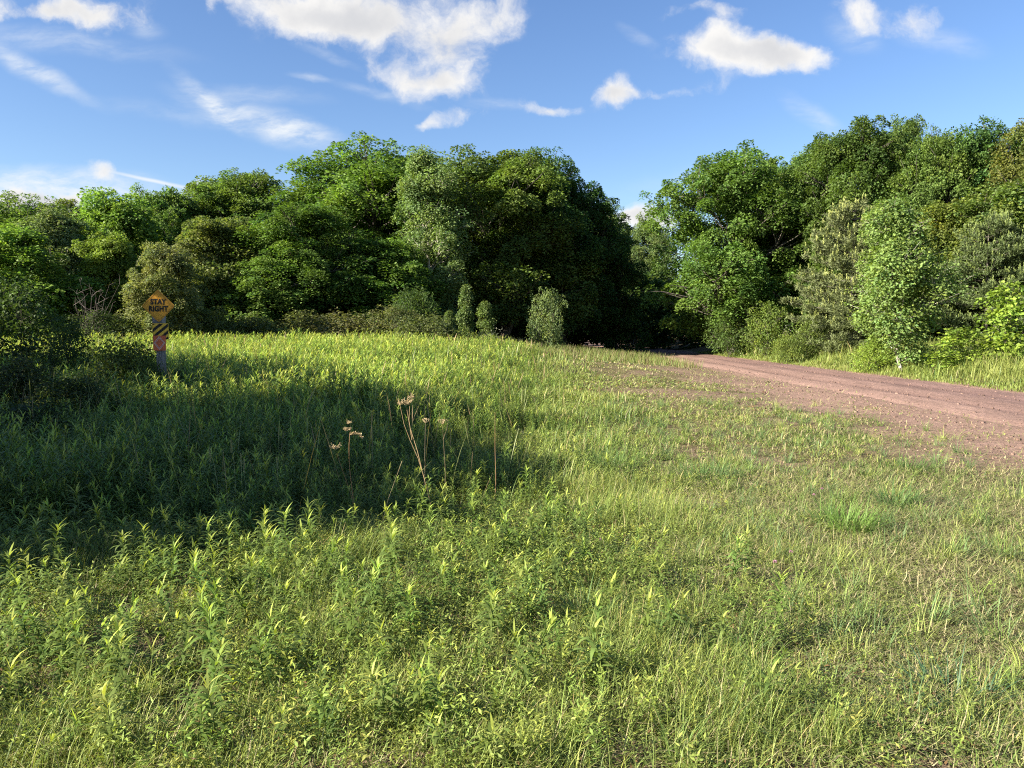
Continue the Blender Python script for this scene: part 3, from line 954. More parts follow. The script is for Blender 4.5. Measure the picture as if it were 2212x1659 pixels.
obj('border_line', mesh_from('border_line', [(Vr, Fr, None, 0)], [plain('sign_border', (0.42, 0.20, 0.03), .5)]), dp_)


def lettering(txt, z, size, parent):
    cu = bpy.data.curves.new('lettering', 'FONT')
    cu.body = txt
    cu.align_x = 'CENTER'; cu.align_y = 'CENTER'
    cu.size = size; cu.extrude = 0.001; cu.offset = 0.0062
    cu.space_character = 1.08
    cu.materials.append(M_BLACK)
    o = bpy.data.objects.new('lettering', cu)
    o.location = (0, -.0235, z); o.rotation_euler = (R(90), 0, 0)
    o.scale = (0.90, 1.06, 1)
    COL.objects.link(o)
    bpy.context.view_layer.update()
    me = bpy.data.meshes.new_from_object(o.evaluated_get(bpy.context.evaluated_depsgraph_get()))
    loc_, rot_, scl_ = o.location.copy(), o.rotation_euler.copy(), o.scale.copy()
    bpy.data.objects.remove(o); bpy.data.curves.remove(cu)
    me.name = 'lettering'
    o = obj('lettering', me, parent, loc_)
    o.rotation_euler = rot_; o.scale = scl_
    tag(o, 'black capital letters ' + txt)


lettering('STAY', zz(302.0), .128, dp_)
lettering('RIGHT', zz(309.0), .128, dp_)
for zb_ in (zz(296.5), zz(319.5)):
    V, F = tube(np.array([[0, -.026, zb_], [0, -.018, zb_]]), np.array([.008, .011]), 8)
    obj('bolt', mesh_from('bolt', [(V, F, None, 0)], [M_BOLT]), dp_)
# striped marker
x0, x1, z1, z0 = xx(152.3), xx(168.2), zz(323.3), zz(336.5)
sp = bm_plate('striped_panel', round_poly([(x0, z0 - .06), (x1, z0 - .06), (x1, z1), (x0, z1)], .012), -.030, -.026, M_STRIPE, sign)
inset = .008
bx0, bx1, bz0, bz1 = x0 + inset, x1 - inset, z0 - .06 + inset, z1 - inset


def clip_poly(poly, f):
    out = []
    for i in range(len(poly)):
        a, b = poly[i - 1], poly[i]
        fa, fb = f(a), f(b)
        if (fa >= 0) != (fb >= 0):
            t = fa / (fa - fb)
            out.append((a[0] + t * (b[0] - a[0]), a[1] + t * (b[1] - a[1])))
        if fb >= 0:
            out.append(b)
    return out


sl = 0.82
for c0 in (-.265, -.115, .035, .185, -.40):
    rect = [(bx0, bz0), (bx1, bz0), (bx1, bz1), (bx0, bz1)]
    base_c = (z1 - .17) + c0 * .85 + .06
    p1 = clip_poly(rect, lambda p: (p[1] - sl * p[0]) - base_c)
    p2 = clip_poly(p1, lambda p: base_c + .064 - (p[1] - sl * p[0])) if p1 else []
    if len(p2) > 2:
        bm_plate('stripe', p2, -.0325, -.0305, M_BLACK, sp)
# orange blaze marker
x0, x1, z1, z0 = xx(152.7), xx(165.4), zz(335.6), zz(350.4)
op = bm_plate('orange_panel', round_poly([(x0, z0), (x1, z0), (x1, z1), (x0, z1)], .008), -.040, -.036, M_ORANGE, sign)
cx_, cz_ = (x0 + x1) / 2, (z0 + z1) / 2
hw, hh = (x1 - x0) / 2 * .90, (z1 - z0) / 2 * .92


def ring(s0, s1, name):
    q0 = [(cx_, cz_ + hh * s0), (cx_ + hw * s0, cz_), (cx_, cz_ - hh * s0), (cx_ - hw * s0, cz_)]
    q1 = [(cx_, cz_ + hh * s1), (cx_ + hw * s1, cz_), (cx_, cz_ - hh * s1), (cx_ - hw * s1, cz_)]
    V = np.array([(x, -.0415, z) for x, z in q0 + q1])
    F = np.array([[i, (i + 1) % 4, 4 + (i + 1) % 4, 4 + i] for i in range(4)])
    obj(name, mesh_from(name, [(V, F, None, 0)], [M_PALE]), op)


ring(1.0, .90, 'diamond_outline')
ring(.78, .71, 'diamond_outline')


# ------------------------------------------------------------------ goldenrod and field weeds
def goldenrod(seed, H, nl, segs=(.45, 1, .8, .08), leafL=.09, leafW=.0165, stem=True):
    rng = np.random.default_rng(seed)
    i = np.arange(nl)
    t = (i + .5) / nl
    t = 0.12 + 0.88 * t ** 0.85
    bend = rng.normal(0, .10, 2)
    P = np.stack([bend[0] * H * t ** 2, bend[1] * H * t ** 2, H * t], 1)
    az = i * 2.39996 + rng.normal(0, .3, nl)
    L = leafL * (0.65 + 0.9 * np.sin(np.pi * np.clip(t * .88, 0, 1))) * rng.uniform(.8, 1.2, nl)
    top = sstep(.80, 1.0, t)
    e0 = 0.40 + 0.25 * t + top * rng.uniform(-.1, .9, nl) + rng.normal(0, .18, nl)
    cv = 1.15 * (1 - .55 * top) + rng.normal(0, .2, nl)
    lo = np.array([0.128, 0.190, 0.046]); hi = np.array([0.320, 0.385, 0.085])
    C = lo[None] * (1 - top[:, None]) + hi[None] * top[:, None]
    C = C * (1 + rng.normal(0, .14, (nl, 1))) * (0.85 + .3 * t[:, None])
    parts = [strips(P, az, L, leafW * (0.7 + .6 * np.sin(np.pi * t)) * rng.uniform(.85, 1.15, nl), e0, cv, C, segs)]
    if stem:
        tt = np.linspace(0, 1, 5)
        V, F = tube(np.stack([bend[0] * H * tt ** 2, bend[1] * H * tt ** 2, H * tt], 1), .0035 * (1.2 - .7 * tt), 3)
        parts.append((V, F, np.tile(np.array([[0.12, 0.16, 0.05]]), (len(V), 1))))
    return merge(parts)


G0 = [goldenrod(100 + i, (.42, .50, .36, .46, .55)[i], (44, 52, 36, 46, 56)[i]) for i in range(5)]
G1 = [goldenrod(120 + i, (.40, .52, .62, .72)[i], (26, 32, 36, 40)[i], (.5, 1, .1), .095, .0155) for i in range(4)]
G1G = [goldenrod(128 + i, .45, 34, (.5, 1, .1), .075, .012) for i in range(2)]
G2 = [goldenrod(140 + i, (.42, .54, .62, .70)[i], 24, (.6, 1, .1), .11, .019, False) for i in range(4)]
G0S = [goldenrod(160 + i, (.16, .22, .27, .20, .31)[i], (18, 24, 28, 20, 32)[i], (.5, 1, .7, .08), .07, .0135) for i in range(5)]
ME0 = [mesh_from('goldenrod', [(*g, 0)], [M_WEED]) for g in G0]

rng = np.random.default_rng(5)


def pts_in_view(n, y0, y1, xlo, xhi, power=1.0):
    """random ground points inside the picture's wedge (a little wider), denser near the camera with power < 2"""
    u = rng.uniform(0, 1, n)
    y = (y0 ** power + u * (y1 ** power - y0 ** power)) ** (1 / power)
    x = rng.uniform(-1, 1, n) * (0.78 * y + 0.7)
    k = (x > xlo) & (x < xhi)
    return x[k], y[k]


# countable plants nearest the camera, each an object of its own
gx0, gy0 = [], []
cand = []
for px, py in [(35, 560), (110, 548), (130, 552), (72, 556), (170, 520), (190, 519), (165, 540), (150, 548), (232, 530), (370, 508), (250, 528), (330, 540),
               (390, 515), (420, 515), (462, 492), (470, 500), (12, 555), (55, 540), (500, 480), (520, 478), (360, 500), (280, 540)]:
    cand.append(on_ground(px, py + 12)[:2])
hero = len(cand)
x_, y_ = pts_in_view(5200, 3.05, 8.6, -6.2, 1.6, 1.4)
den = sstep(1.3, -0.6, x_ + (vnoise(x_, y_, 1.4, 71, 2) - .5) * 2.2 + (5 - y_) * 0.10) * (0.25 + .75 * sstep(.35, .6, vnoise(x_, y_, .9, 72, 2)))
keep = (rng.uniform(0, 1, len(x_)) < den * 0.55) & (np.abs(x_) < .655 * y_)
x_, y_ = x_[keep], y_[keep]
picked = list(cand)
for X, Y in zip(x_, y_):
    if len(picked) >= 300:
        break
    if all((X - a) ** 2 + (Y - b) ** 2 > (0.085 + .012 * Y) ** 2 for a, b in picked):
        picked.append((X, Y))
print('goldenrod individuals', len(picked))


def where_label(X, Y, i):
    if i < hero:
        return 'upright goldenrod stem catching sun along the edge of the tree shadow', 'goldenrods along the shadow edge'
    if weedy(np.array([X]), np.array([Y]))[0] > .5 and Y > 6.2:
        return 'leafy goldenrod stem in the shaded strip behind the lit foreground', 'goldenrods in the shade'
    if X < -1.1:
        return 'leafy goldenrod stem in the sunlit weeds at the near left', 'goldenrods at the near left'
    return 'leafy goldenrod stem in the sunlit weeds at the near middle', 'goldenrods at the near middle'


for i, (X, Y) in enumerate(picked):
    k = int(rng.integers(0, 5))
    o = bpy.data.objects.new('goldenrod_plant', ME0[k])
    o.location = (X, Y, hz(X, Y) - .01)
    o.rotation_euler = (rng.normal(0, .07), rng.normal(0, .07), rng.uniform(0, 6.28))
    tall = weedy(np.array([X]), np.array([Y]))[0]
    s = rng.uniform(.50, .85) if i >= hero else rng.uniform(.66, .95)
    s *= 1 + .25 * tall * (i >= hero)
    s *= 0.80 + .2 * sstep(3, 6, Y)
    if -1.75 < X < -0.0 and 5.5 < Y < 7.6:
        s *= .62                                  # low growth round the dry stalks
    o.scale = (s * rng.uniform(.9, 1.15), s * rng.uniform(.9, 1.15), s)
    f = rng.uniform(.82, 1.15)
    o.color = (f * rng.uniform(.92, 1.1), f, f * rng.uniform(.85, 1.1), 1)
    COL.objects.link(o)
    lb, gp = where_label(X, Y, i)
    tag(o, lb, 'goldenrod', gp)

# the rest of the weed field: one mass
parts = []


def field(protos, n, y0, y1, power, s0, s1, per):
    x, y = pts_in_view(n, y0, y1, -30, 4.0, power)
    k = rng.uniform(0, 1, len(x)) < weedy(x, y) * (0.55 + .45 * vnoise(x, y, 1.6, 81, 2)) * 1.2
    x, y = x[k], y[k]
    near = np.array([min(((a - X) ** 2 + (b - Y) ** 2) for a, b in picked) if Y < 8.6 else 1.0 for X, Y in zip(x, y)])
    x, y = x[near > per], y[near > per]
    z = height(x, y) - .02
    idx = rng.integers(0, len(protos), len(x))
    hn = 0.55 + .8 * vnoise(x, y, 2.4, 83, 3)
    low = (0.55 + 0.45 * sstep(.1, .95, weedy(x, y))) * (1 - .62 * sstep(-3.5, 1.6, x - .035 * np.maximum(y - 8, 0)))
    for i, g in enumerate(protos):
        m = idx == i
        c = m.sum()
        tn = 0.78 + 0.5 * vnoise(x[m], y[m], 3.0, 84, 3)
        tint = np.stack([tn * rng.uniform(.85, 1.15, c), tn * rng.uniform(.92, 1.08, c), tn * rng.uniform(.85, 1.1, c)], 1)
        parts.append((*scatter(g, np.stack([x[m], y[m], z[m]], 1), rng.uniform(0, 6.28, c), rng.uniform(s0, s1, c) * hn[m] * low[m], rng.normal(0, .10, (c, 2)), tint), 0))
    return len(x)


print('mid', field(G1 + G1G, 11500, 6.2, 13.5, 1.5, .70, 1.25, .003))
print('far', field(G2, 60000, 12.5, 40, 1.55, .80, 1.3, .0))
# small shoots between the countable plants of the foreground
x, y = pts_in_view(3000, 2.75, 9.0, -6.5, 2.0, 1.35)
k = rng.uniform(0, 1, len(x)) < sstep(1.5, -.8, x + (vnoise(x, y, 1.4, 71, 2) - .5) * 2.0 + np.maximum(4.5 - y, 0) * .25) * (.3 + .9 * sstep(.3, .6, vnoise(x, y, .8, 73, 2))) * (1 - .5 * weedy(x, y))
x, y = x[k], y[k]
ix = rng.integers(0, 5, len(x))
for i, g in enumerate(G0S):
    m = ix == i; c = m.sum()
    f = rng.uniform(.8, 1.2, (c, 1))
    parts.append((*scatter(g, np.stack([x[m], y[m], height(x[m], y[m]) - .01], 1), rng.uniform(0, 6.28, c), rng.uniform(.6, 1.2, c), rng.normal(0, .12, (c, 2)), f * np.stack([rng.uniform(.88, 1.12, c), np.ones(c), rng.uniform(.8, 1.1, c)], 1)), 0))
o = obj('goldenrod_undergrowth', mesh_from('goldenrod_undergrowth', parts, [M_WEED]))
tag(o, 'bright green weeds covering the field behind the shadow', 'weeds', kind='stuff')


# ------------------------------------------------------------------ grass, clover, litter
def grass_cover(x, y):
    return (1 - .93 * bare(x, y)) * (1 - sstep(8.0, 8.7, x) * (1 - sstep(12.9, 13.3, x)))


GB = []
RAMP = np.array([[0.120, 0.185, 0.046], [0.172, 0.240, 0.055], [0.285, 0.335, 0.090], [0.112, 0.178, 0.066], [0.40, 0.355, 0.19]])


def grass(n, y0, y1, power, L0, L1, W, seg, xlo=-40, xhi=60):
    x, y = pts_in_view(n, y0, y1, xlo, xhi, power)
    cl = vnoise(x, y, .45, 91, 2)
    k = rng.uniform(0, 1, len(x)) < grass_cover(x, y) * (0.35 - .2 * sstep(.5, 2, x) + (1.0 + .25 * sstep(.5, 2, x)) * sstep(.3 + .06 * sstep(.5, 2, x), .65, cl)) * (1 - .55 * weedy(x, y))
    x, y = x[k], y[k]; c = len(x); cl = cl[k]
    z = height(x, y) - .005
    tr = sstep(1.0, 3.4, x) * (1 - sstep(12.8, 13.2, x))              # short grass near the road
    tall = (1 - .55 * tr) * (0.55 + .9 * sstep(.35, .75, vnoise(x, y, 1.1, 92, 2))) * (1 - .5 * bare(x, y))
    tall = tall * (1 + .5 * sstep(13, 15, x))
    tall = tall * (1 - .42 * sstep(2.2, 3.6, x) * sstep(10, 15, y) * (x < 9))
    L = rng.uniform(L0, L1, c) * tall
    e0 = np.clip(rng.normal(1.05, .38, c) - .75 * tr * rng.uniform(0, 1, c), .05, 1.5)
    cv = rng.uniform(.1, 1.5, c)
    reg = vnoise(x, y, 1.5, 93, 3)
    blu = sstep(.5, .75, vnoise(x, y, 1.0, 94, 2)) * sstep(.6, 2.4, x)
    pk = rng.uniform(0, 1, c)
    w_y = np.clip(reg * 1.2 - .2 + rng.normal(0, .25, c), 0, 1)[:, None]
    C = RAMP[0] * (1 - w_y) + RAMP[2] * w_y
    C = np.where((rng.uniform(0, 1, c) < blu * .7)[:, None], RAMP[3][None], C)
    dry = pk < (0.09 + .17 * tr + .10 * bare(x, y) + .22 * sstep(1.8, 3.4, x) * sstep(9, 14, y) * (x < 9))
    C = np.where(dry[:, None], RAMP[4][None] * rng.uniform(.6, 1.1, (c, 1)), C)
    C = C * rng.uniform(.75, 1.25, (c, 1))
    tip = np.where((rng.uniform(0, 1, c) < .25)[:, None], C * np.array([1.5, 1.25, 1.0]), C * 1.1)
    wscale = np.maximum(1, y / 6.0)
    GB.append((*strips(np.stack([x, y, z], 1), rng.uniform(0, 6.28, c), L * (1 + .02 * y), W * wscale * rng.uniform(.6, 1.4, c), e0, cv, C * .95, seg, tip), 0))
    return c


print('grass', grass(310000, 2.7, 8, 1.3, .05, .21, .0038, (1, .85, .5, .1)),
      grass(200000, 7.5, 18, 1.4, .07, .27, .005, (1, .8, .15)),
      grass(200000, 17, 52, 1.5, .09, .30, .0055, (1, .8, .15)))
# long loose tufts in the near grass and on the bank
tx, ty = pts_in_view(1900, 2.8, 17, -5, 8, 1.3)
k = rng.uniform(0, 1, len(tx)) < (1 - bare(tx, ty)) * (1 - .6 * weedy(tx, ty)) * (0.35 + .65 * sstep(0.3, 1.5, tx))
tx, ty = tx[k], ty[k]
for X, Y in zip(tx, ty):
    m = int(rng.integers(14, 44)); r = rng.uniform(.03, .11)
    a = rng.uniform(0, 6.28, m); rr = r * np.sqrt(rng.uniform(0, 1, m))
    P = np.stack([X + rr * np.cos(a), Y + rr * np.sin(a), np.full(m, hz(X, Y))], 1)
    base = RAMP[rng.choice([0, 1, 3, 3, 2])] * rng.uniform(.8, 1.2)
    C = base[None] * rng.uniform(.75, 1.3, (m, 1))
    GB.append((*strips(P, a + rng.normal(0, .6, m), rng.uniform(.12, .34, m) * rng.uniform(.7, 1.1), rng.uniform(.003, .0055, m), rng.uniform(.75, 1.45, m), rng.uniform(.3, 1.7, m), C, (1, .9, .65, .35, .05), C * 1.25), 0))
# bank grass beyond the road
bx = rng.uniform(12.9, 22, 95000); by = rng.uniform(14, 56, 95000)
k = rng.uniform(0, 1, len(bx)) < .8
bx, by = bx[k], by[k]; c = len(bx)
wy = np.clip(vnoise(bx, by, 1.2, 96, 3) * 1.4 - .2 + rng.normal(0, .2, c), 0, 1)[:, None]
C = (np.array([0.13, 0.185, 0.035]) * (1 - wy) + np.array([0.25, 0.275, 0.08]) * wy) * rng.uniform(.75, 1.2, (c, 1))
tallb = 0.3 + 1.1 * sstep(13.2, 15.5, bx) * (0.5 + vnoise(bx, by, 1.4, 97, 2))
GB.append((*strips(np.stack([bx, by, height(bx, by)], 1), rng.uniform(0, 6.28, c), rng.uniform(.2, .62, c) * tallb, np.full(c, .017), rng.uniform(1.0, 1.5, c), rng.uniform(.1, 1.2, c), C, (1, .8, .12), C * 1.2), 0))
# thin flowering grass and old stems among the weeds
x, y = pts_in_view(5200, 5.6, 36, -26, 3.0, 1.5)
k = rng.uniform(0, 1, len(x)) < weedy(x, y) * .9
x, y = x[k], y[k]; c = len(x)
C = np.where((rng.uniform(0, 1, c) < .45)[:, None], np.array([[.30, .22, .12]]), np.array([[.24, .27, .11]])) * rng.uniform(.7, 1.25, (c, 1))
GB.append((*strips(np.stack([x, y, height(x, y)], 1), rng.uniform(0, 6.28, c), rng.uniform(.5, 1.0, c) * (1 - .35 * sstep(-2, 2, x)), .0030 * np.maximum(1, y / 7) * rng.uniform(.7, 1.5, c), rng.uniform(1.2, 1.55, c), rng.uniform(0, .5, c), C, (.8, .7, .6, 1.6, .3), C * 1.15), 0))
# taller grass fringe on the crest, in front of the dark wood
cx2 = rng.uniform(-1.0, 8.0, 9000); cy2 = rng.uniform(33, 46, 9000)
c = len(cx2)
C = np.where((rng.uniform(0, 1, c) < .35)[:, None], np.array([[.26, .21, .11]]), np.array([[.15, .20, .05]])) * rng.uniform(.7, 1.2, (c, 1))
GB.append((*strips(np.stack([cx2, cy2, height(cx2, cy2)], 1), rng.uniform(0, 6.28, c), rng.uniform(.15, .5, c), np.full(c, .016), rng.uniform(1.1, 1.5, c), rng.uniform(.1, .8, c), C, (1, .8, .12), C * 1.1), 0))
o = obj('grass', mesh_from('grass', GB, [M_GRASS]))
tag(o, 'mixed green and dry grass over the foreground, verge and bank', 'grass', kind='stuff')

# small broad leaves low in the grass
LB = []


def low_leaves(n, y0, y1, power, size, hmax):
    x, y = pts_in_view(n, y0, y1, -30, 8.4, power)
    k = rng.uniform(0, 1, len(x)) < grass_cover(x, y) * (1 - .8 * bare(x, y)) * (.25 + .95 * sstep(.35, .62, vnoise(x, y, .38, 101, 2))) * (1 - .72 * sstep(.6, 3, x))
    x, y = x[k], y[k]; c = len(x)
    hh = hmax * vnoise(x, y, .5, 102, 2) * 1.4
    z = height(x, y) + rng.uniform(0, 1, c) ** .7 * hh * (1 - .5 * sstep(1, 3, x))
    a = rng.uniform(0, 6.28, c)
    D = np.stack([np.cos(a), np.sin(a), rng.normal(.1, .5, c)], 1)
    Nn = nrm(np.stack([rng.normal(-.1, .5, c), rng.normal(-.1, .5, c), np.ones(c)], 1))
    wy = np.clip(vnoise(x, y, .9, 103, 3) * 1.5 - .35 + rng.normal(0, .25, c), 0, 1)[:, None]
    C = np.array([0.118, 0.178, 0.044]) * (1 - wy) + np.array([0.285, 0.335, 0.082]) * wy
    br = rng.uniform(0, 1, c) < (.10 + .12 * sstep(.55, .7, vnoise(x, y, .6, 104, 2)))
    C = np.where(br[:, None], np.array([[.17, .105, .05]]), C) * rng.uniform(.75, 1.25, (c, 1))
    s = size * rng.uniform(.6, 1.5, c) * np.maximum(1, y / 6)
    LB.append((*leaf_quads(np.stack([x, y, z], 1), D, Nn, s, s * rng.uniform(.22, .45, c), C), 0))
    return c


print('leaves', low_leaves(270000, 2.7, 9, 1.3, .019, .12), low_leaves(150000, 8.5, 24, 1.4, .023, .10))


def forb(seed, H, nst, nl):
    r_ = np.random.default_rng(seed)
    ps = []
    for i in range(nst):
        a = r_.uniform(0, 6.28); sp_ = r_.uniform(.1, .55)
        t = (np.arange(nl) + .5) / nl
        P = np.stack([math.cos(a) * sp_ * H * t, math.sin(a) * sp_ * H * t, H * t * r_.uniform(.7, 1.1)], 1)
        az = np.arange(nl) * 2.4 + r_.normal(0, .4, nl)
        D = np.stack([np.cos(az), np.sin(az), r_.normal(.35, .35, nl)], 1)
        Nn = nrm(np.stack([r_.normal(0, .35, nl), r_.normal(0, .35, nl), np.ones(nl)], 1))
        L = r_.uniform(.020, .042, nl)
        cc = (np.array([[.118, .178, .044]]) * (1 - t[:, None]) + np.array([[.285, .34, .080]]) * t[:, None]) * r_.uniform(.8, 1.2, (nl, 1))
        ps.append(leaf_quads(P, D, Nn, L, L * r_.uniform(.18, .34, nl), cc))
    return merge(ps)


FORB = [forb(300 + i, (.14, .20, .26, .17, .22)[i], (4, 5, 4, 6, 3)[i], (12, 14, 18, 12, 16)[i]) for i in range(5)]
for n_, y0, y1, mult in ((5200, 2.7, 9.5, .9), (7000, 9, 26, 1.2)):
    x, y = pts_in_view(n_, y0, y1, -9, 8.0, 1.3)
    k = rng.uniform(0, 1, len(x)) < grass_cover(x, y) * (.3 + .9 * sstep(.35, .6, vnoise(x, y, .8, 111, 2))) * (1 - .85 * sstep(.4, 2.6, x)) * (1 - .6 * weedy(x, y))
    x, y = x[k], y[k]
    ix = rng.integers(0, 5, len(x))
    reg = 0.75 + .6 * vnoise(x, y, 1.1, 112, 2)
    for i, g in enumerate(FORB):
        m = ix == i; c = m.sum()
        tint = reg[m][:, None] * np.stack([rng.uniform(.85, 1.15, c), rng.uniform(.92, 1.08, c), rng.uniform(.8, 1.1, c)], 1)
        LB.append((*scatter(g, np.stack([x[m], y[m], height(x[m], y[m])], 1), rng.uniform(0, 6.28, c), mult * rng.uniform(.6, 1.15, c) * (1 - .35 * sstep(1, 3, x[m])), rng.normal(0, .15, (c, 2)), tint), 0))
o = obj('clover_leaves', mesh_from('clover_leaves', LB, [M_WEED]))
tag(o, 'small broad leaves of clover and other low weeds in the grass', 'weeds', kind='stuff')

# dry litter lying on the ground
DB = []
for n_, y0, y1, wd in ((270000, 2.7, 9, .0034), (70000, 8, 26, .0045)):
    x, y = pts_in_view(n_, y0, y1, -8, 8.8, 1.3)
    k = rng.uniform(0, 1, len(x)) < (.22 + .78 * sstep(.3, 2.2, x)) * (1 - .8 * bare(x, y)) * (1 - .7 * weedy(x, y))
    x, y = x[k], y[k]; c = len(x)
    C = np.array([[.36, .31, .17]]) * rng.uniform(.4, 1.15, (c, 1)) * np.where(rng.uniform(0, 1, (c, 1)) < .62, np.array([[.62, .80, .50]]), np.array([[1, 1, 1]]))
    DB.append((*strips(np.stack([x, y, height(x, y) + rng.uniform(.004, .05, c)], 1), rng.uniform(0, 6.28, c), rng.uniform(.03, .14, c), wd * np.maximum(1, y / 7) * rng.uniform(.6, 1.5, c), rng.normal(.05, .3, c), rng.normal(0, .5, c), C, (1, .9, .3)), 0))
o = obj('dry_grass_litter', mesh_from('dry_grass_litter', DB, [M_DRY]))
tag(o, 'dry straw coloured clippings lying in the short grass', 'litter', kind='stuff')

# loose stones and clods on the track and verge
n_ = 3800
x = rng.uniform(5.0, 13.2, n_); y = 8 + 34 * rng.uniform(0, 1, n_) ** 1.6
k = rng.uniform(0, 1, n_) < np.where(x > 8.2, .8, bare(x, y))
x, y = x[k], y[k]; c = len(x)
V0, F0 = box(-.5, .5, -.5, .5, -.3, .35)
V0 = V0 * np.array([1, .8, 1]); V0[4:] *= np.array([.7, .7, 1])
zr = np.where(x > 8.6, 0.02, height(x, y))
sz = rng.uniform(.012, .05, c) * np.where(rng.uniform(0, 1, c) < .06, 1.8, 1)
tint = np.array([[.20, .132, .105]]) * rng.uniform(.55, 1.35, (c, 1))
st = scatter((V0, F0, np.ones((8, 3))), np.stack([x, y, zr], 1), rng.uniform(0, 6.28, c), sz, rng.normal(0, .3, (c, 2)), tint)
o = obj('gravel', mesh_from('gravel', [(*st, 0)], [M_ROAD]))
tag(o, 'loose reddish stones and clods on the track', 'gravel', kind='stuff')


# ------------------------------------------------------------------ single plants in front
def clump(name, px, py, m, L, colr, label, spread=.16, up=(.7, 1.35), group=None):
    X, Y, Z = on_ground(px, py)
    a = rng.uniform(0, 6.28, m); rr = spread * np.sqrt(rng.uniform(0, 1, m))
    P = np.stack([rr * np.cos(a), rr * np.sin(a), np.zeros(m)], 1)
    C = np.array(colr)[None] * rng.uniform(.75, 1.3, (m, 1))
    me = mesh_from(name, [(*strips(P, a + rng.normal(0, .5, m), rng.uniform(.55, 1.1, m) * L, rng.uniform(.0035, .0065, m), rng.uniform(up[0], up[1], m), rng.uniform(.2, 1.5, m), C, (1, .95, .7, .4, .05), C * 1.2), 0)], [M_GRASS])
    tag(obj(name, me, None, (X, Y, Z - .01)), label, 'grass tuft', group)


TUF = 'dense grass tufts'
clump('grass_tuft', 846, 530, 420, .36, (.125, .215, .045), 'large bright green grass tuft right of centre in the mown grass', .24, group=TUF)
clump('grass_tuft', 895, 506, 200, .34, (.075, .14, .045), 'darker grass tuft just behind the large bright one', .2, group=TUF)
clump('grass_tuft', 955, 706, 170, .30, (.060, .125, .065), 'bluish dark grass tuft near the lower right corner', .15, (.3, 1.2), group=TUF)
clump('grass_tuft', 722, 662, 150, .20, (.11, .20, .035), 'small fresh green grass tuft right of the flat stone', .09, group=TUF)
clump('grass_tuft', 700, 480, 240, .36, (.085, .155, .045), 'wide loose grass tuft at the edge of the tall weeds', .3, group=TUF)
clump('grass_tuft', 610, 470, 260, .42, (.10, .165, .045), 'tall grass tuft beside the tip of the tree shadow', .32, (.9, 1.45), group=TUF)
clump('grass_tuft', 905, 470, 200, .30, (.085, .155, .04), 'long grass tuft at the edge of the bare verge', .28, group=TUF)
clump('grass_tuft', 585, 625, 60, .36, (.08, .14, .045), 'tuft of few broad blades leaning in the near grass', .08, (.9, 1.4), group=TUF)


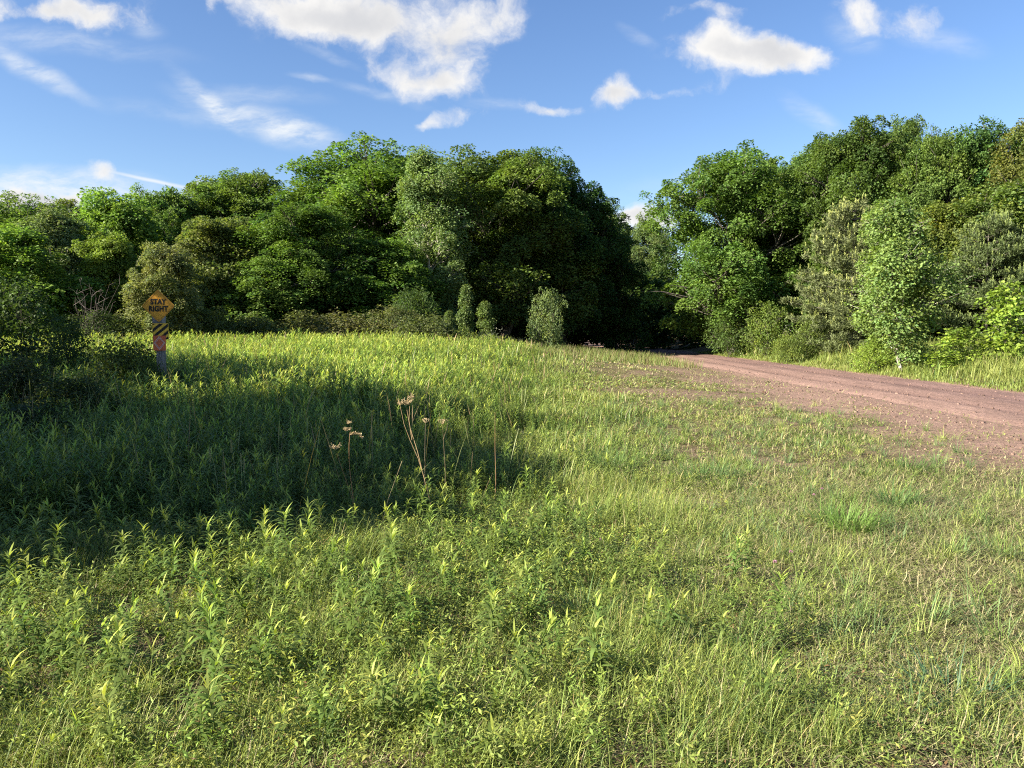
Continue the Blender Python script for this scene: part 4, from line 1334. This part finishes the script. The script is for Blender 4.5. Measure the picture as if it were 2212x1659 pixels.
def stalk(name, pix, depth_py, label, heads=(), rad=.0035, colr=(.34, .22, .11), cat='dry stalk', group='dry stalks standing over the grass', branches=()):
    """pix: picture points from the root upwards, all at the depth of the ground point under the root"""
    X, Y, Z = on_ground(pix[0][0], depth_py)
    root = np.array([X, Y, Z - .02])
    def pt(p):
        q = np.array(at_depth(p[0], p[1], Y))
        return q
    pl = [root] + [pt(p) + np.array([0, rng.normal(0, .02), 0]) for p in pix[1:]]
    pl = np.array(pl)
    def smooth(pp, n=14):
        t = np.linspace(0, len(pp) - 1, n); i = np.arange(len(pp))
        return np.stack([np.interp(t, i, pp[:, k]) for k in range(3)], 1)
    base = np.array([X, Y, Z])
    parts = []
    V, F = tube(smooth(pl) - base, np.linspace(rad * .8, rad * .45, 14), 5)
    parts.append((V, F, np.tile(np.array([colr]) * .95, (len(V), 1)), 0))
    for b in branches:
        bp = np.array([pt(p) for p in b])
        V, F = tube(smooth(bp, 9) - base, np.linspace(rad * .55, rad * .32, 9), 4)
        parts.append((V, F, np.tile(np.array([colr]), (len(V), 1)), 0))
    root_o = empty(name, tuple(base))
    tag(root_o, label, cat, group)
    obj('stem', mesh_from('stem', parts, [M_DRY]), root_o)
    for kind, p, s in heads:
        c = pt(p) - base
        hp = []
        hc = np.array([.42, .33, .19]); s = s * .72
        if kind == 'umbel':
            for i in range(18):
                a = rng.uniform(0, 6.28); t = rng.uniform(.2, 1)
                e = c + np.array([math.cos(a) * s * t, math.sin(a) * s * t, s * (.9 - .3 * t)])
                V, F = tube(np.array([c, (c + e) / 2 + [0, 0, -s * .12], e]), np.array([.0012, .001, .001]), 3)
                hp.append((V, F, np.tile(hc, (len(V), 1)), 0))
                m = 5
                D = nrm(rng.normal(0, .6, (m, 3)) + [0, 0, .8])
                hp.append((*leaf_quads(np.tile(e, (m, 1)), D, nrm(rng.normal(0, 1, (m, 3))), np.full(m, s * .28), np.full(m, s * .09), np.tile(hc * 1.05, (m, 1))), 0))
        elif kind == 'plume':
            for i in range(15):
                d = nrm(np.array([rng.normal(0, .8), rng.normal(0, .8), .75]))
                e = c + d * s * rng.uniform(.6, 1.2)
                V, F = tube(np.array([c, (c + e) / 2 + [0, 0, s * .1], e]), np.array([.0014, .0011, .001]), 3)
                hp.append((V, F, np.tile(hc * .9, (len(V), 1)), 0))
                m = 26
                t = rng.uniform(.25, 1.1, (m, 1))
                D = nrm(rng.normal(0, 1, (m, 3)) + d * .6 + [0, 0, -.2])
                hp.append((*leaf_quads(c + (e - c) * t, D, nrm(rng.normal(0, 1, (m, 3))), rng.uniform(.10, .22, m) * s, rng.uniform(.05, .10, m) * s, hc[None] * rng.uniform(.7, 1.35, (m, 1))), 0))
        elif kind == 'curl':
            t = np.linspace(0, 1, 9)
            cc = c + np.stack([s * 1.5 * t, t * 0, s * (1.3 * t - 1.5 * t ** 2)], 1)
            V, F = tube(cc, np.full(9, .0016), 3)
            hp.append((V, F, np.tile(hc * .9, (len(V), 1)), 0))
            m = 120
            q = cc[rng.integers(1, 9, m)]
            D = nrm(rng.normal(0, 1, (m, 3)) + [0, 0, -.4])
            hp.append((*leaf_quads(q, D, nrm(rng.normal(0, 1, (m, 3))), rng.uniform(.012, .024, m), rng.uniform(.006, .012, m), hc[None] * rng.uniform(.7, 1.3, (m, 1))), 0))
        elif kind == 'spike':
            m = 110
            t = rng.uniform(0, 1, m)
            q = c + np.stack([rng.normal(0, .002, m), rng.normal(0, .002, m), -s * t], 1)
            D = nrm(rng.normal(0, .35, (m, 3)) + [0, 0, 1])
            hp.append((*leaf_quads(q, D, nrm(rng.normal(0, 1, (m, 3))), np.full(m, .016), np.full(m, .005), np.array([[.30, .30, .14]]) * rng.uniform(.7, 1.2, (m, 1))), 0))
        obj('seed_head', mesh_from('seed_head', hp, [M_DRY]), root_o)


BROWN = (.30, .17, .085); STRAW = (.42, .34, .19)
stalk('dry_stalk', [(358, 523), (352, 492), (349, 465), (349, 445), (350, 431)], 527, 'brown dry stalk with clumped seed head and a curled side sprig', [('plume', (347, 431), .055), ('plume', (348, 424), .045), ('curl', (350, 435), .09)], .0042, BROWN)
stalk('dry_stalk', [(357, 523), (351, 495), (345, 474), (337, 453)], 525, 'thinner dry stalk leaning left with a nodding seed head', [('plume', (335, 449), .07)], .003, BROWN)
stalk('dry_stalk', [(436, 524), (428, 495), (423, 474), (418, 452), (410, 430), (407, 410)], 527, 'tallest dry stalk with forked stems and feathery seed heads', [('plume', (407, 405), .085), ('plume', (400, 405), .06), ('plume', (411, 399), .06)], .0045, (.40, .28, .15), branches=[[(425, 480), (418, 458), (410, 440), (404, 424), (400, 405)], [(412, 440), (409, 420), (410, 400)]])
stalk('dry_stalk', [(424, 494), (424, 475), (425, 455), (425.6, 423)], 520, 'thin grey stalk carrying a small bird nest shaped umbel', [('umbel', (425.6, 423), .055)], .0022, (.27, .22, .15))
stalk('dry_stalk', [(445, 490), (445, 470), (443, 440), (443, 424)], 512, 'thin dim stalk with a loose pale head right of the umbel', [('umbel', (443, 424), .06)], .0025, (.24, .18, .11), branches=[[(443, 440), (447, 428), (448, 420)]])
stalk('dry_stalk', [(494, 506), (496, 480), (495, 450), (495, 412)], 512, 'bare straight reddish stalk standing alone at the shadow tip', [], .0034, (.32, .19, .10))
stalk('dry_stalk', [(380, 527), (388, 500), (402, 461)], 530, 'pale straw leaning to the right between the two brown stalks', [], .0034, STRAW)
for i, (pix, lb) in enumerate([
        ([(236, 512), (235, 480), (233, 455), (231, 440)], 'tallest of the thin green grass stems before the dark shade'),
        ([(219, 515), (216, 485), (213, 462), (210, 449)], 'thin grass stem bowing left, leftmost of the stems in the shade'),
        ([(243, 512), (243, 485), (242, 468), (241, 454)], 'straight thin grass stem right of the tallest one'),
        ([(248, 512), (246, 490), (245, 470), (244, 460)], 'short thin grass stem, rightmost of the close group'),
        ([(281, 515), (280, 495), (279, 480), (277, 458)], 'thin grass stem standing apart, halfway to the brown stalks')]):
    stalk('grass_stalk', pix, pix[0][1] + 6, lb, [('spike', pix[-1], .16)], .0026, (.30, .33, .16), 'grass stem', 'thin grass stems against the shade')

# clover flowers, stone
M_PINK = plain('clover_pink', (0.42, 0.20, 0.30), .6, .2, 60)
for i, (px, py, lb) in enumerate([
        (126, 670, 'faded pink clover head, left one of the pair in the near left weeds'), (156, 678, 'purplish clover head, right one of the pair in the near left weeds'),
        (600, 540, 'pink clover flower beside the dark leafy weed in mid grass'), (577, 553, 'dull pink clover flower lower left of the mid grass flower'),
        (791, 552, 'bright pink clover flower in the short grass right of centre'), (775, 562, 'small pink clover flower lower left of the bright pink one'),
        (822, 489, 'pink clover flower behind the large grass tuft'), (814, 495, 'smaller pink clover flower left of that behind the tuft'), (400, 527, 'purplish clover head below the leaning straw')]):
    X, Y, Z = on_ground(px, py + 14)
    top = np.array(at_depth(px, py, Y)) - np.array([X, Y, Z])
    root_o = empty('clover_flower', (X, Y, Z)); tag(root_o, lb, 'clover', 'clover flowers in the grass')
    V, F = tube(np.array([[0, 0, 0], top * .5 + [.01, 0, 0], top]), np.full(3, .0016), 4)
    obj('stem', mesh_from('stem', [(V, F, np.tile(np.array([[.12, .18, .05]]), (len(V), 1)), 0)], [M_GRASS]), root_o)
    m = 90
    d = ell_dirs(rng, m, -.4)
    hd_ = leaf_quads(np.tile(top, (m, 1)) + d * .006, nrm(d + [0, 0, .4]), nrm(rng.normal(0, 1, (m, 3))), np.full(m, .009), np.full(m, .004), np.ones((m, 3)))
    obj('flower_head', mesh_from('flower_head', [(*hd_, 0)], [M_PINK]), root_o)

X, Y, Z = on_ground(690, 697)
import bmesh
bm = bmesh.new()
bmesh.ops.create_icosphere(bm, subdivisions=3, radius=1)
for v in bm.verts:
    f = 1 + .16 * math.sin(v.co.x * 5 + 1) * math.cos(v.co.y * 6) + .1 * math.sin(v.co.z * 9 + v.co.x * 4)
    v.co = Vector((v.co.x * .055 * f, v.co.y * .038 * f, v.co.z * .016 * f))
me = bpy.data.meshes.new('stone'); bm.to_mesh(me); bm.free()
me.materials.append(plain('red_stone', (.30, .17, .13), .85, .25, 30))
tag(obj('flat_stone', me, None, (X, Y, Z + .012)), 'flat reddish stone lying in the near grass', 'stone')

# bare grey twigs of a dead shrub at the left
dead = empty('dead_shrub', (0, 0, 0))
X = (93 - 512) / 796 * 33
dead.location = (X, 33, hz(X, 33))
tag(dead, 'dead leafless grey shrub among green trees left of the sign', 'shrub')
pp = []
for i in range(26):
    a = rng.uniform(0, 6.28); L = rng.uniform(1.2, 3.0); sp_ = rng.uniform(.1, .5)
    t = np.linspace(0, 1, 6)
    P = np.stack([math.cos(a) * sp_ * L * t ** 1.4 + rng.normal(0, .03, 6), math.sin(a) * sp_ * L * t ** 1.4, L * t], 1)
    V, F = tube(P, .013 * (1 - .75 * t), 4)
    pp.append((V, F, np.tile(np.array([[.20, .165, .15]]), (len(V), 1)), 0))
    for j in range(4):
        s = P[rng.integers(2, 6)]
        e = s + np.array([rng.normal(0, .25), rng.normal(0, .25), rng.uniform(.1, .5)])
        V, F = tube(np.array([s, (s + e) / 2 + rng.normal(0, .03, 3), e]), np.array([.007, .005, .003]), 3)
        pp.append((V, F, np.tile(np.array([[.20, .165, .15]]), (len(V), 1)), 0))
obj('branches', mesh_from('branches', pp, [M_DRY]), dead)
# pale dead limb showing under the tall middle maple
lb = empty('dead_limb', at_depth(318, 224, 46))
tag(lb, 'pale bare dead branch showing between the middle maples', 'branch')
P = np.array([[-.2, 0, -.1], [-.5, 0, -.02], [-.9, .1, 0], [.3, .2, -.05]])
V1, F1 = tube(np.array([[.6, .5, -.2], [0.1, .1, -.02], [-.5, 0, .02], [-1.0, -.05, .0]]), np.array([.06, .05, .04, .02]), 5)
V2, F2 = tube(np.array([[.0, .1, 0], [-.15, .05, .25], [-.5, 0, .45]]), np.array([.035, .03, .015]), 4)
obj('limb', mesh_from('limb', [(V1, F1, np.tile(np.array([[.42, .36, .30]]), (len(V1), 1)), 0), (V2, F2, np.tile(np.array([[.42, .36, .30]]), (len(V2), 1)), 0)], [M_DRY]), lb)
